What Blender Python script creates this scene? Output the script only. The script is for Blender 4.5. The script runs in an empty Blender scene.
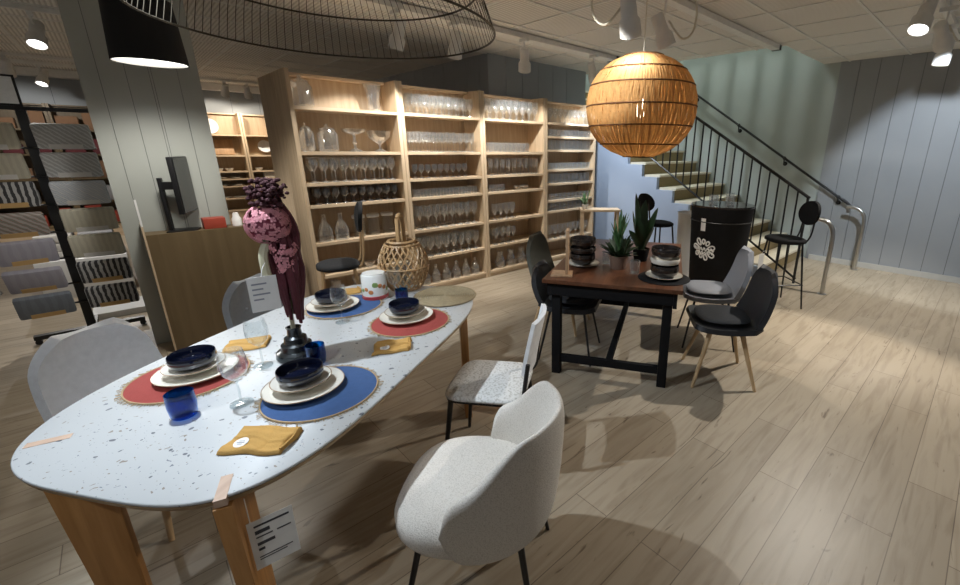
import bpy, bmesh, math, random
from mathutils import Vector, Matrix, Euler
random.seed(7)
S = bpy.context.scene
COL = S.collection
PI = math.pi

# ------------------------------------------------------------------ camera
H = 1.62
F, CX, CY, W_, H_ = 429.85, 560.0, 280.0, 960.0, 585.0
def make_camera():
    tilt, roll, yaw = math.radians(17.008), math.radians(0.579), math.radians(44.742)
    ct, st, cr, sr = math.cos(tilt), math.sin(tilt), math.cos(roll), math.sin(roll)
    up, fw, rt = Vector((0, -ct, -st)), Vector((0, -st, ct)), Vector((1, 0, 0))
    R = Matrix(((cr, -sr, 0), (sr, cr, 0), (0, 0, 1)))
    up, fw, rt = R @ up, R @ fw, R @ rt
    a = math.cos(yaw) * fw + math.sin(yaw) * rt
    b = -math.sin(yaw) * fw + math.cos(yaw) * rt
    M = Matrix((a, -b, up))                      # camera (x right, y down, z forward) -> world
    X = M @ Vector((1, 0, 0)); Y = M @ Vector((0, -1, 0)); Z = M @ Vector((0, 0, -1))
    mw = Matrix((X, Y, Z)).transposed().to_4x4()
    mw.translation = Vector((0, 0, H))
    cd = bpy.data.cameras.new('camera')
    cd.sensor_fit = 'HORIZONTAL'; cd.sensor_width = 36.0
    cd.lens = F / W_ * 36.0
    cd.shift_x = -(CX - W_ / 2) / W_
    cd.shift_y = (CY - H_ / 2) / W_
    cd.clip_start = 0.02
    o = bpy.data.objects.new('camera', cd); COL.objects.link(o); o.matrix_world = mw
    S.camera = o
make_camera()

# ------------------------------------------------------------------ world, exposure
S.view_settings.view_transform = 'Standard'; S.view_settings.look = 'None'
S.view_settings.gamma = 1.0; S.view_settings.exposure = 0.0
S.view_settings.use_curve_mapping = False
wd = bpy.data.worlds.new('world'); S.world = wd; wd.use_nodes = True
wd.node_tree.nodes['Background'].inputs[0].default_value = (0.95, 0.96, 1.0, 1)
wd.node_tree.nodes['Background'].inputs[1].default_value = 0.115

def lamp(name, kind, loc, watts, color=(1, 1, 1), target=None, angle=60, blend=0.4, radius=0.03, parent=None):
    d = bpy.data.lights.new(name, kind)
    d.energy = watts; d.color = color
    if kind == 'SPOT':
        d.spot_size = math.radians(angle); d.spot_blend = blend
    if kind in ('SPOT', 'POINT'): d.shadow_soft_size = radius
    o = bpy.data.objects.new(name, d); COL.objects.link(o); o.location = loc
    if target is not None:
        o.rotation_euler = (Vector(target) - Vector(loc)).to_track_quat('-Z', 'Y').to_euler()
    return o
def area(name, loc, watts, sx, sy, color, target):
    d = bpy.data.lights.new(name, 'AREA'); d.shape = 'RECTANGLE'; d.size = sx; d.size_y = sy
    d.energy = watts; d.color = color
    o = bpy.data.objects.new(name, d); COL.objects.link(o); o.location = loc
    o.rotation_euler = (Vector(target) - Vector(loc)).to_track_quat('-Z', 'Y').to_euler()
    return o
COOL = (0.80, 0.90, 1.0); NEUT = (1.0, 0.97, 0.92); WARM = (1.0, 0.88, 0.72); WARM2 = (1.0, 0.94, 0.85); BLUISH = (0.82, 0.91, 1.0)
# track spots: (place of the lamp head, point it is aimed at, watts, cone, colour, hung from ceiling height)
SPOTS = [
    # over the white table
    ((-0.02, 2.20, 2.53), (0.95, 1.45, 0.5), 175, 92, COOL),
    ((-1.05, 0.62, 2.55), (0.25, 1.95, 0.75), 45, 50, COOL),
    # between camera and stairs, over the dark table
    ((2.45, 1.84, 2.385), (2.60, 1.90, 2.13), 11, 100, NEUT),
    ((3.18, 2.06, 2.46), (4.3, 1.4, 0.0), 60, 75, WARM2),
    # right-hand cluster
    ((4.30, 0.63, 2.53), (3.0, 0.9, 0.0), 205, 85, WARM2),
    ((5.05, 0.58, 2.52), (7.35, 0.2, 0.9), 190, 80, COOL),
    ((5.75, 0.62, 2.50), (5.6, 0.9, 0.0), 170, 90, WARM2),
    # in front of the bookcases
    ((1.98, 4.00, 2.53), (1.70, 4.70, 0.7), 85, 92, NEUT),
    ((2.53, 3.95, 2.53), (2.70, 4.70, 0.7), 90, 92, NEUT),
    ((3.40, 3.95, 2.51), (4.00, 4.70, 0.7), 95, 95, NEUT),
    ((4.55, 3.95, 2.52), (5.55, 4.3, 1.15), 120, 100, BLUISH),
    # far part of the shop
    ((-0.26, 6.50, 2.55), (-0.6, 5.4, 0.6), 130, 110, NEUT),
    ((-0.76, 9.90, 2.58), (-0.9, 11.2, 1.0), 60, 110, NEUT),
    ((-0.50, 10.60, 2.55), (-1.3, 9.4, 0.0), 130, 110, NEUT),
    ((1.75, 10.60, 2.58), (1.7, 11.6, 1.5), 70, 100, WARM),
    ((2.10, 10.60, 2.58), (2.4, 11.6, 1.4), 60, 100, WARM),
    # added above the frame to light the front of the rattan ball
    ((1.45, 2.20, 2.54), (2.83, 1.985, 1.95), 120, 34, NEUT),
]

# ------------------------------------------------------------------ materials
def new_mat(name):
    m = bpy.data.materials.new(name); m.use_nodes = True
    nt = m.node_tree
    return m, nt, nt.nodes['Principled BSDF']
def N(nt, t, **kw):
    n = nt.nodes.new(t)
    for k, v in kw.items(): setattr(n, k, v)
    return n
def plain(name, col, rough=0.5, metal=0.0, var=0.12, scale=18.0, bump=0.0, coat=0.0, sheen=0.0, spec=0.5):
    """base colour with a little mottling, optional fine bump"""
    m, nt, b = new_mat(name)
    tc = N(nt, 'ShaderNodeTexCoord'); no = N(nt, 'ShaderNodeTexNoise')
    no.inputs['Scale'].default_value = scale; no.inputs['Detail'].default_value = 3
    nt.links.new(tc.outputs['Object'], no.inputs['Vector'])
    mx = N(nt, 'ShaderNodeMix', data_type='RGBA')
    mx.inputs[6].default_value = (*[max(0, c * (1 - var)) for c in col], 1)
    mx.inputs[7].default_value = (*[min(1, c * (1 + var)) for c in col], 1)
    nt.links.new(no.outputs['Fac'], mx.inputs[0]); nt.links.new(mx.outputs[2], b.inputs['Base Color'])
    b.inputs['Roughness'].default_value = rough; b.inputs['Metallic'].default_value = metal
    b.inputs['Specular IOR Level'].default_value = spec
    if coat: b.inputs['Coat Weight'].default_value = coat
    if sheen: b.inputs['Sheen Weight'].default_value = sheen
    if bump:
        bp = N(nt, 'ShaderNodeBump'); bp.inputs['Strength'].default_value = bump; bp.inputs['Distance'].default_value = 0.004
        n2 = N(nt, 'ShaderNodeTexNoise'); n2.inputs['Scale'].default_value = scale * 8
        nt.links.new(tc.outputs['Object'], n2.inputs['Vector'])
        nt.links.new(n2.outputs['Fac'], bp.inputs['Height']); nt.links.new(bp.outputs['Normal'], b.inputs['Normal'])
    return m
def wood(name, c1, c2, axis=2, rough=0.55, scale=7.0):
    """long grain running along the given axis"""
    m, nt, b = new_mat(name)
    tc = N(nt, 'ShaderNodeTexCoord'); mp = N(nt, 'ShaderNodeMapping')
    sc = [scale * 3] * 3; sc[axis] = scale * 0.18
    mp.inputs['Scale'].default_value = sc
    no = N(nt, 'ShaderNodeTexNoise'); no.inputs['Scale'].default_value = 1.6; no.inputs['Detail'].default_value = 6; no.inputs['Distortion'].default_value = 0.6
    nt.links.new(tc.outputs['Object'], mp.inputs[0]); nt.links.new(mp.outputs[0], no.inputs['Vector'])
    cr = N(nt, 'ShaderNodeValToRGB')
    cr.color_ramp.elements[0].position = 0.3; cr.color_ramp.elements[0].color = (*c1, 1)
    cr.color_ramp.elements[1].position = 0.72; cr.color_ramp.elements[1].color = (*c2, 1)
    nt.links.new(no.outputs['Fac'], cr.inputs[0]); nt.links.new(cr.outputs[0], b.inputs['Base Color'])
    b.inputs['Roughness'].default_value = rough
    return m
def thin_glass(name, tint=(0.93, 0.96, 0.97), gloss=(1, 1, 1), rough=0.02, boost=0.05, glint=0.0):
    """thin-walled glass: clear from the front, reflecting towards the rim, with a painted white haze"""
    m = bpy.data.materials.new(name); m.use_nodes = True; nt = m.node_tree; nt.nodes.clear()
    out = N(nt, 'ShaderNodeOutputMaterial'); mix = N(nt, 'ShaderNodeMixShader')
    tr = N(nt, 'ShaderNodeBsdfTransparent'); gl = N(nt, 'ShaderNodeBsdfGlossy'); lw = N(nt, 'ShaderNodeLayerWeight')
    lw.inputs[0].default_value = 0.5
    pw = N(nt, 'ShaderNodeMath', operation='POWER'); pw.inputs[1].default_value = 3.0
    ad = N(nt, 'ShaderNodeMath', operation='MULTIPLY_ADD'); ad.inputs[1].default_value = 0.75; ad.inputs[2].default_value = boost
    tr.inputs[0].default_value = (*tint, 1); gl.inputs[0].default_value = (*gloss, 1); gl.inputs['Roughness'].default_value = rough
    nt.links.new(lw.outputs['Facing'], pw.inputs[0]); nt.links.new(pw.outputs[0], ad.inputs[0]); nt.links.new(ad.outputs[0], mix.inputs[0])
    nt.links.new(tr.outputs[0], mix.inputs[1]); nt.links.new(gl.outputs[0], mix.inputs[2])
    last = mix.outputs[0]
    if glint:  # diffuse white mixed in to stand for bright highlights on the glass
        df = N(nt, 'ShaderNodeBsdfDiffuse'); df.inputs[0].default_value = (0.85, 0.88, 0.90, 1)
        tl = N(nt, 'ShaderNodeBsdfTranslucent'); tl.inputs[0].default_value = (0.85, 0.88, 0.90, 1)
        m1 = N(nt, 'ShaderNodeMixShader'); m1.inputs[0].default_value = 0.5
        nt.links.new(df.outputs[0], m1.inputs[1]); nt.links.new(tl.outputs[0], m1.inputs[2])
        m2 = N(nt, 'ShaderNodeMixShader')
        glint_fac = N(nt, 'ShaderNodeMath', operation='MULTIPLY_ADD'); glint_fac.inputs[1].default_value = glint * 2.2; glint_fac.inputs[2].default_value = glint * 0.5
        nt.links.new(pw.outputs[0], glint_fac.inputs[0]); nt.links.new(glint_fac.outputs[0], m2.inputs[0])
        nt.links.new(last, m2.inputs[1]); nt.links.new(m1.outputs[0], m2.inputs[2]); last = m2.outputs[0]
    nt.links.new(last, out.inputs[0])
    return m
def emit(name, col, strength):
    m = bpy.data.materials.new(name); m.use_nodes = True; nt = m.node_tree; nt.nodes.clear()
    out = N(nt, 'ShaderNodeOutputMaterial'); e = N(nt, 'ShaderNodeEmission')
    e.inputs[0].default_value = (*col, 1); e.inputs[1].default_value = strength
    nt.links.new(e.outputs[0], out.inputs[0]); return m

def floor_material():
    m, nt, b = new_mat('oak_plank_floor')
    tc = N(nt, 'ShaderNodeTexCoord')
    br = N(nt, 'ShaderNodeTexBrick'); br.offset = 0.37
    br.inputs['Scale'].default_value = 1.0; br.inputs['Mortar Size'].default_value = 0.0022
    br.inputs['Mortar Smooth'].default_value = 0.2
    br.inputs['Brick Width'].default_value = 1.28; br.inputs['Row Height'].default_value = 0.19
    br.inputs['Color1'].default_value = (0.35, 0.29, 0.212, 1); br.inputs['Color2'].default_value = (0.43, 0.362, 0.272, 1)
    br.inputs['Mortar'].default_value = (0.18, 0.14, 0.10, 1); br.inputs['Bias'].default_value = 0.0
    nt.links.new(tc.outputs['Object'], br.inputs['Vector'])
    mp = N(nt, 'ShaderNodeMapping'); mp.inputs['Scale'].default_value = (0.9, 9.0, 1)
    nt.links.new(tc.outputs['Object'], mp.inputs[0])
    g = N(nt, 'ShaderNodeTexNoise'); g.inputs['Scale'].default_value = 2.2; g.inputs['Detail'].default_value = 7; g.inputs['Distortion'].default_value = 1.0
    nt.links.new(mp.outputs[0], g.inputs['Vector'])
    cr = N(nt, 'ShaderNodeValToRGB')
    e = cr.color_ramp.elements; e[0].position = 0.25; e[0].color = (0.62, 0.58, 0.53, 1); e[1].position = 0.55; e[1].color = (1, 1, 1, 1)
    nt.links.new(g.outputs['Fac'], cr.inputs[0])
    mx = N(nt, 'ShaderNodeMix', data_type='RGBA', blend_type='MULTIPLY'); mx.inputs[0].default_value = 0.75
    nt.links.new(br.outputs['Color'], mx.inputs[6]); nt.links.new(cr.outputs[0], mx.inputs[7])
    # dark knots and cracks
    mp2 = N(nt, 'ShaderNodeMapping'); mp2.inputs['Scale'].default_value = (1.4, 7.0, 1)
    nt.links.new(tc.outputs['Object'], mp2.inputs[0])
    k = N(nt, 'ShaderNodeTexNoise'); k.inputs['Scale'].default_value = 1.7; k.inputs['Detail'].default_value = 9; k.inputs['Distortion'].default_value = 2.5
    nt.links.new(mp2.outputs[0], k.inputs['Vector'])
    ck = N(nt, 'ShaderNodeValToRGB'); e = ck.color_ramp.elements
    e[0].position = 0.27; e[0].color = (0.36, 0.31, 0.26, 1); e[1].position = 0.35; e[1].color = (1, 1, 1, 1)
    nt.links.new(k.outputs['Fac'], ck.inputs[0])
    mx2 = N(nt, 'ShaderNodeMix', data_type='RGBA', blend_type='MULTIPLY'); mx2.inputs[0].default_value = 0.85
    nt.links.new(mx.outputs[2], mx2.inputs[6]); nt.links.new(ck.outputs[0], mx2.inputs[7])
    nt.links.new(mx2.outputs[2], b.inputs['Base Color'])
    b.inputs['Roughness'].default_value = 0.42
    bp = N(nt, 'ShaderNodeBump'); bp.inputs['Strength'].default_value = 0.25; bp.inputs['Distance'].default_value = 0.003
    nt.links.new(g.outputs['Fac'], bp.inputs['Height']); nt.links.new(bp.outputs['Normal'], b.inputs['Normal'])
    return m
def ceiling_material():
    m, nt, b = new_mat('ribbed_ceiling_tile')
    tc = N(nt, 'ShaderNodeTexCoord'); wv = N(nt, 'ShaderNodeTexWave', bands_direction='X')
    wv.inputs['Scale'].default_value = 9.0; wv.inputs['Distortion'].default_value = 0.3; wv.inputs['Detail'].default_value = 1
    nt.links.new(tc.outputs['Object'], wv.inputs['Vector'])
    cr = N(nt, 'ShaderNodeValToRGB'); e = cr.color_ramp.elements
    e[0].position = 0.15; e[0].color = (0.62, 0.59, 0.54, 1); e[1].position = 0.6; e[1].color = (0.86, 0.83, 0.77, 1)
    nt.links.new(wv.outputs['Fac'], cr.inputs[0])
    nt.links.new(cr.outputs[0], b.inputs['Base Color'])
    bp = N(nt, 'ShaderNodeBump'); bp.inputs['Strength'].default_value = 0.5; bp.inputs['Distance'].default_value = 0.006
    nt.links.new(wv.outputs['Fac'], bp.inputs['Height']); nt.links.new(bp.outputs['Normal'], b.inputs['Normal'])
    b.inputs['Roughness'].default_value = 0.8
    return m
def terrazzo():
    m, nt, b = new_mat('white_terrazzo')
    tc = N(nt, 'ShaderNodeTexCoord')
    base = (0.50, 0.51, 0.51, 1); prev = None
    for sc, thr, col in ((34, 0.18, (0.14, 0.15, 0.17, 1)), (58, 0.18, (0.26, 0.22, 0.18, 1)), (88, 0.15, (0.17, 0.19, 0.23, 1))):
        no = N(nt, 'ShaderNodeTexNoise'); no.inputs['Scale'].default_value = sc * 0.6; no.inputs['Detail'].default_value = 1
        nt.links.new(tc.outputs['Object'], no.inputs['Vector'])
        mvv = N(nt, 'ShaderNodeMix', data_type='VECTOR'); mvv.inputs[0].default_value = 0.04
        nt.links.new(tc.outputs['Object'], mvv.inputs[4]); nt.links.new(no.outputs['Color'], mvv.inputs[5])
        vo = N(nt, 'ShaderNodeTexVoronoi'); vo.inputs['Scale'].default_value = sc
        nt.links.new(mvv.outputs[1], vo.inputs['Vector'])
        # only some cells carry a chip
        se = N(nt, 'ShaderNodeSeparateColor'); nt.links.new(vo.outputs['Color'], se.inputs[0])
        mu = N(nt, 'ShaderNodeMath', operation='MULTIPLY'); mu.inputs[1].default_value = thr * 1.5
        pw = N(nt, 'ShaderNodeMath', operation='POWER'); pw.inputs[1].default_value = 2.6
        nt.links.new(se.outputs[0], pw.inputs[0]); nt.links.new(pw.outputs[0], mu.inputs[0])
        lt = N(nt, 'ShaderNodeMath', operation='LESS_THAN')
        nt.links.new(vo.outputs['Distance'], lt.inputs[0]); nt.links.new(mu.outputs[0], lt.inputs[1])
        mx = N(nt, 'ShaderNodeMix', data_type='RGBA')
        nt.links.new(lt.outputs[0], mx.inputs[0]); mx.inputs[7].default_value = col
        if prev is None: mx.inputs[6].default_value = base
        else: nt.links.new(prev, mx.inputs[6])
        prev = mx.outputs[2]
    nt.links.new(prev, b.inputs['Base Color']); b.inputs['Roughness'].default_value = 0.45
    return m
def speckled(name, c1, c2, scale=160, rough=0.95):
    m, nt, b = new_mat(name)
    tc = N(nt, 'ShaderNodeTexCoord'); vo = N(nt, 'ShaderNodeTexNoise'); vo.inputs['Scale'].default_value = scale; vo.inputs['Detail'].default_value = 2
    nt.links.new(tc.outputs['Object'], vo.inputs['Vector'])
    cr = N(nt, 'ShaderNodeValToRGB'); e = cr.color_ramp.elements
    e[0].position = 0.36; e[0].color = (*c1, 1); e[1].position = 0.52; e[1].color = (*c2, 1)
    nt.links.new(vo.outputs['Fac'], cr.inputs[0]); nt.links.new(cr.outputs[0], b.inputs['Base Color'])
    b.inputs['Roughness'].default_value = rough
    bp = N(nt, 'ShaderNodeBump'); bp.inputs['Strength'].default_value = 0.6; bp.inputs['Distance'].default_value = 0.003
    nt.links.new(vo.outputs['Fac'], bp.inputs['Height']); nt.links.new(bp.outputs['Normal'], b.inputs['Normal'])
    return m
def stripes(name, cols, scale, axis='Z', rough=0.85):
    m, nt, b = new_mat(name)
    tc = N(nt, 'ShaderNodeTexCoord'); wv = N(nt, 'ShaderNodeTexWave', bands_direction=axis)
    wv.inputs['Scale'].default_value = scale; wv.inputs['Distortion'].default_value = 2.5; wv.inputs['Detail'].default_value = 3; wv.inputs['Detail Scale'].default_value = 2
    nt.links.new(tc.outputs['Object'], wv.inputs['Vector'])
    cr = N(nt, 'ShaderNodeValToRGB'); cr.color_ramp.interpolation = 'CONSTANT'
    e = cr.color_ramp.elements; e[0].color = (*cols[0], 1); e[0].position = 0; e[1].color = (*cols[1], 1); e[1].position = 0.5
    for i, c in enumerate(cols[2:]):
        x = e.new(0.72 + 0.1 * i); x.color = (*c, 1)
    nt.links.new(wv.outputs['Fac'], cr.inputs[0]); nt.links.new(cr.outputs[0], b.inputs['Base Color'])
    b.inputs['Roughness'].default_value = rough
    return m

def straw_material():
    """thin dry straw: lets some of the lamp's light through"""
    m = plain('rattan_straw', (0.50, 0.285, 0.105), 0.8, var=0.35, scale=45)
    nt = m.node_tree; b = nt.nodes['Principled BSDF']; out = nt.nodes['Material Output']
    tl = N(nt, 'ShaderNodeBsdfTranslucent'); tl.inputs[0].default_value = (0.70, 0.36, 0.10, 1)
    mx = N(nt, 'ShaderNodeMixShader'); mx.inputs[0].default_value = 0.18
    nt.links.new(b.outputs[0], mx.inputs[1]); nt.links.new(tl.outputs[0], mx.inputs[2]); nt.links.new(mx.outputs[0], out.inputs[0])
    return m
M = dict(
    floor=floor_material(), ceil=ceiling_material(), terrazzo=terrazzo(),
    tbar=plain('white_tbar', (0.80, 0.79, 0.75), 0.5),
    panel_blue=plain('blue_grey_panel', (0.30, 0.315, 0.33), 0.5, var=0.05, scale=3),
    panel_back=plain('slate_panel', (0.33, 0.355, 0.375), 0.6, var=0.05, scale=3),
    panel_green=plain('grey_green_panel', (0.36, 0.375, 0.345), 0.5, var=0.04, scale=2),
    groove=plain('panel_groove', (0.10, 0.105, 0.11), 0.8),
    stairwall=plain('pale_green_plaster', (0.40, 0.44, 0.42), 0.6, var=0.05, scale=2),
    baseb=plain('pale_baseboard', (0.45, 0.44, 0.41), 0.5),
    stairblue=plain('light_blue_wall', (0.44, 0.52, 0.66), 0.55, var=0.04, scale=2),
    white=plain('white_paint', (0.72, 0.72, 0.71), 0.45, var=0.04),
    nosing=plain('cream_step_nosing', (0.76, 0.69, 0.55), 0.5),
    carpet=plain('olive_stair_tread', (0.30, 0.235, 0.12), 0.9, bump=0.4, scale=30),
    black=plain('black_metal', (0.008, 0.008, 0.009), 0.38, var=0.2),
    blackmat=plain('black_matte', (0.007, 0.007, 0.008), 0.8, var=0.25, spec=0.2),
    chrome=plain('brushed_chrome', (0.55, 0.55, 0.54), 0.28, metal=1.0, var=0.05),
    birch=wood('birch_wood', (0.50, 0.37, 0.235), (0.66, 0.52, 0.36), 2),
    birch_h=wood('birch_shelf_wood', (0.52, 0.385, 0.25), (0.68, 0.535, 0.37), 0),
    birch_back=wood('bookcase_back', (0.42, 0.30, 0.19), (0.52, 0.40, 0.265), 2),
    oak=wood('honey_oak', (0.34, 0.155, 0.045), (0.50, 0.25, 0.085), 2, 0.45),
    oak_edge=wood('table_edge_oak', (0.36, 0.24, 0.13), (0.48, 0.34, 0.20), 0, 0.5),
    oak_inlay=wood('pinkish_oak_inlay', (0.42, 0.28, 0.20), (0.53, 0.37, 0.27), 0, 0.5),
    beech=wood('beech_leg', (0.50, 0.33, 0.17), (0.62, 0.44, 0.25), 2, 0.45),
    counter=wood('counter_veneer', (0.115, 0.078, 0.036), (0.15, 0.105, 0.052), 2, 0.5, 4),
    walnut=wood('walnut_top', (0.075, 0.028, 0.013), (0.145, 0.058, 0.028), 0, 0.32, 6),
    board=wood('pale_board', (0.40, 0.25, 0.14), (0.52, 0.34, 0.20), 2, 0.5),
    boucle=speckled('cream_boucle', (0.62, 0.58, 0.52), (0.76, 0.72, 0.66), 240),
    tweed=speckled('speckled_tweed', (0.52, 0.51, 0.48), (0.74, 0.74, 0.72), 85),
    greyfab=plain('cool_grey_fabric', (0.35, 0.37, 0.39), 0.95, bump=0.5, scale=40),
    whitefab=plain('white_fabric', (0.80, 0.81, 0.83), 0.9, bump=0.3, scale=40),
    charfab=plain('charcoal_fabric', (0.018, 0.020, 0.024), 0.9, bump=0.3, scale=40),
    greyshell=plain('grey_shell', (0.20, 0.21, 0.235), 0.5, var=0.05),
    blackshell=plain('black_shell', (0.020, 0.021, 0.024), 0.42, var=0.1),
    oliveshell=plain('olive_grey_fabric', (0.13, 0.135, 0.115), 0.85, var=0.1),
    navy=plain('navy_glaze', (0.004, 0.006, 0.018), 0.08, coat=0.6, var=0.2),
    darkglaze=plain('dark_brown_glaze', (0.022, 0.016, 0.013), 0.15, coat=0.4),
    plate=plain('cream_stoneware', (0.72, 0.68, 0.60), 0.25, var=0.04),
    rim=plain('brown_rim', (0.33, 0.22, 0.13), 0.3),
    redmat=plain('brick_red_cotton', (0.32, 0.055, 0.045), 0.95, bump=0.5, scale=50),
    bluemat=plain('blue_cotton', (0.045, 0.10, 0.245), 0.95, bump=0.5, scale=50),
    jute=plain('jute_fringe', (0.42, 0.30, 0.17), 0.95, var=0.3, scale=60),
    seagrass=plain('seagrass', (0.36, 0.285, 0.17), 0.9, var=0.35, scale=60, bump=0.8),
    mustard=plain('mustard_linen', (0.52, 0.30, 0.085), 0.95, bump=0.5, scale=30),
    sticker=plain('white_sticker', (0.78, 0.77, 0.75), 0.5),
    print_=plain('grey_print', (0.28, 0.29, 0.33), 0.6),
    ink=plain('dark_ink', (0.05, 0.05, 0.06), 0.6),
    glass=thin_glass('clear_glass', boost=0.07, glint=0.04),
    cutglass=thin_glass('cut_glass', tint=(0.90, 0.94, 0.98), boost=0.26, rough=0.12, glint=0.10),
    shelfglass=thin_glass('shelf_glass', tint=(0.95, 0.97, 0.98), boost=0.18, rough=0.09, glint=0.13),
    blueglass=thin_glass('cobalt_glass', (0.06, 0.33, 0.66), (0.7, 0.8, 1.0), boost=0.05),
    smokeglass=thin_glass('smoked_glass', (0.55, 0.50, 0.46), boost=0.08, rough=0.08, glint=0.14),
    liquid=plain('pale_blue_water', (0.08, 0.25, 0.62), 0.1),
    darkmetal=plain('gunmetal_vase', (0.055, 0.06, 0.062), 0.22, metal=0.8),
    maroon=plain('maroon_petal', (0.045, 0.006, 0.010), 0.75, var=0.4, scale=40),
    wine=plain('dusky_wine_petal', (0.10, 0.016, 0.026), 0.7, var=0.4, scale=40),
    pink=plain('pink_petal', (0.72, 0.30, 0.34), 0.75, var=0.42, scale=60),
    pinkdeep=plain('deep_pink_petal', (0.28, 0.06, 0.10), 0.8, var=0.4, scale=60),
    stem=plain('pale_stem', (0.55, 0.52, 0.36), 0.7),
    bamboo=plain('bamboo_strip', (0.42, 0.255, 0.115), 0.5, var=0.3, scale=30),
    straw=straw_material(),
    strawdark=plain('dark_rattan', (0.14, 0.06, 0.02), 0.8),
    wire=plain('bronze_wire', (0.06, 0.05, 0.035), 0.45, metal=0.6),
    lampshade=plain('black_lampshade', (0.010, 0.010, 0.010), 0.9),
    shadein=plain('white_shade_lining', (0.80, 0.79, 0.75), 0.8),
    fixture=plain('white_fixture', (0.72, 0.72, 0.70), 0.35),
    cable=plain('ivory_cable', (0.66, 0.62, 0.52), 0.5),
    lens=emit('lit_lens', (1.0, 0.98, 0.94), 9.0),
    bulb=emit('warm_bulb', (1.0, 0.85, 0.62), 7.0),
    leaf=plain('dark_leaf', (0.018, 0.042, 0.016), 0.4, var=0.4, scale=20),
    leaf2=plain('fresh_leaf', (0.06, 0.14, 0.05), 0.4, var=0.4, scale=20),
    terracotta=plain('brown_clay_pot', (0.19, 0.12, 0.085), 0.6),
    soil=plain('dark_soil', (0.03, 0.022, 0.015), 0.95),
    redbox=plain('red_box', (0.30, 0.045, 0.025), 0.5),
    screen=plain('dark_screen', (0.012, 0.013, 0.015), 0.2),
    tin=plain('white_tin', (0.75, 0.74, 0.70), 0.3),
    tinred=plain('red_tin_rim', (0.42, 0.05, 0.05), 0.3),
    tinorange=plain('orange_print', (0.62, 0.24, 0.08), 0.4),
    tingreen=plain('green_print', (0.22, 0.33, 0.10), 0.4),
    paper=plain('kraft_paper', (0.56, 0.36, 0.15), 0.8),
)

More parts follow.
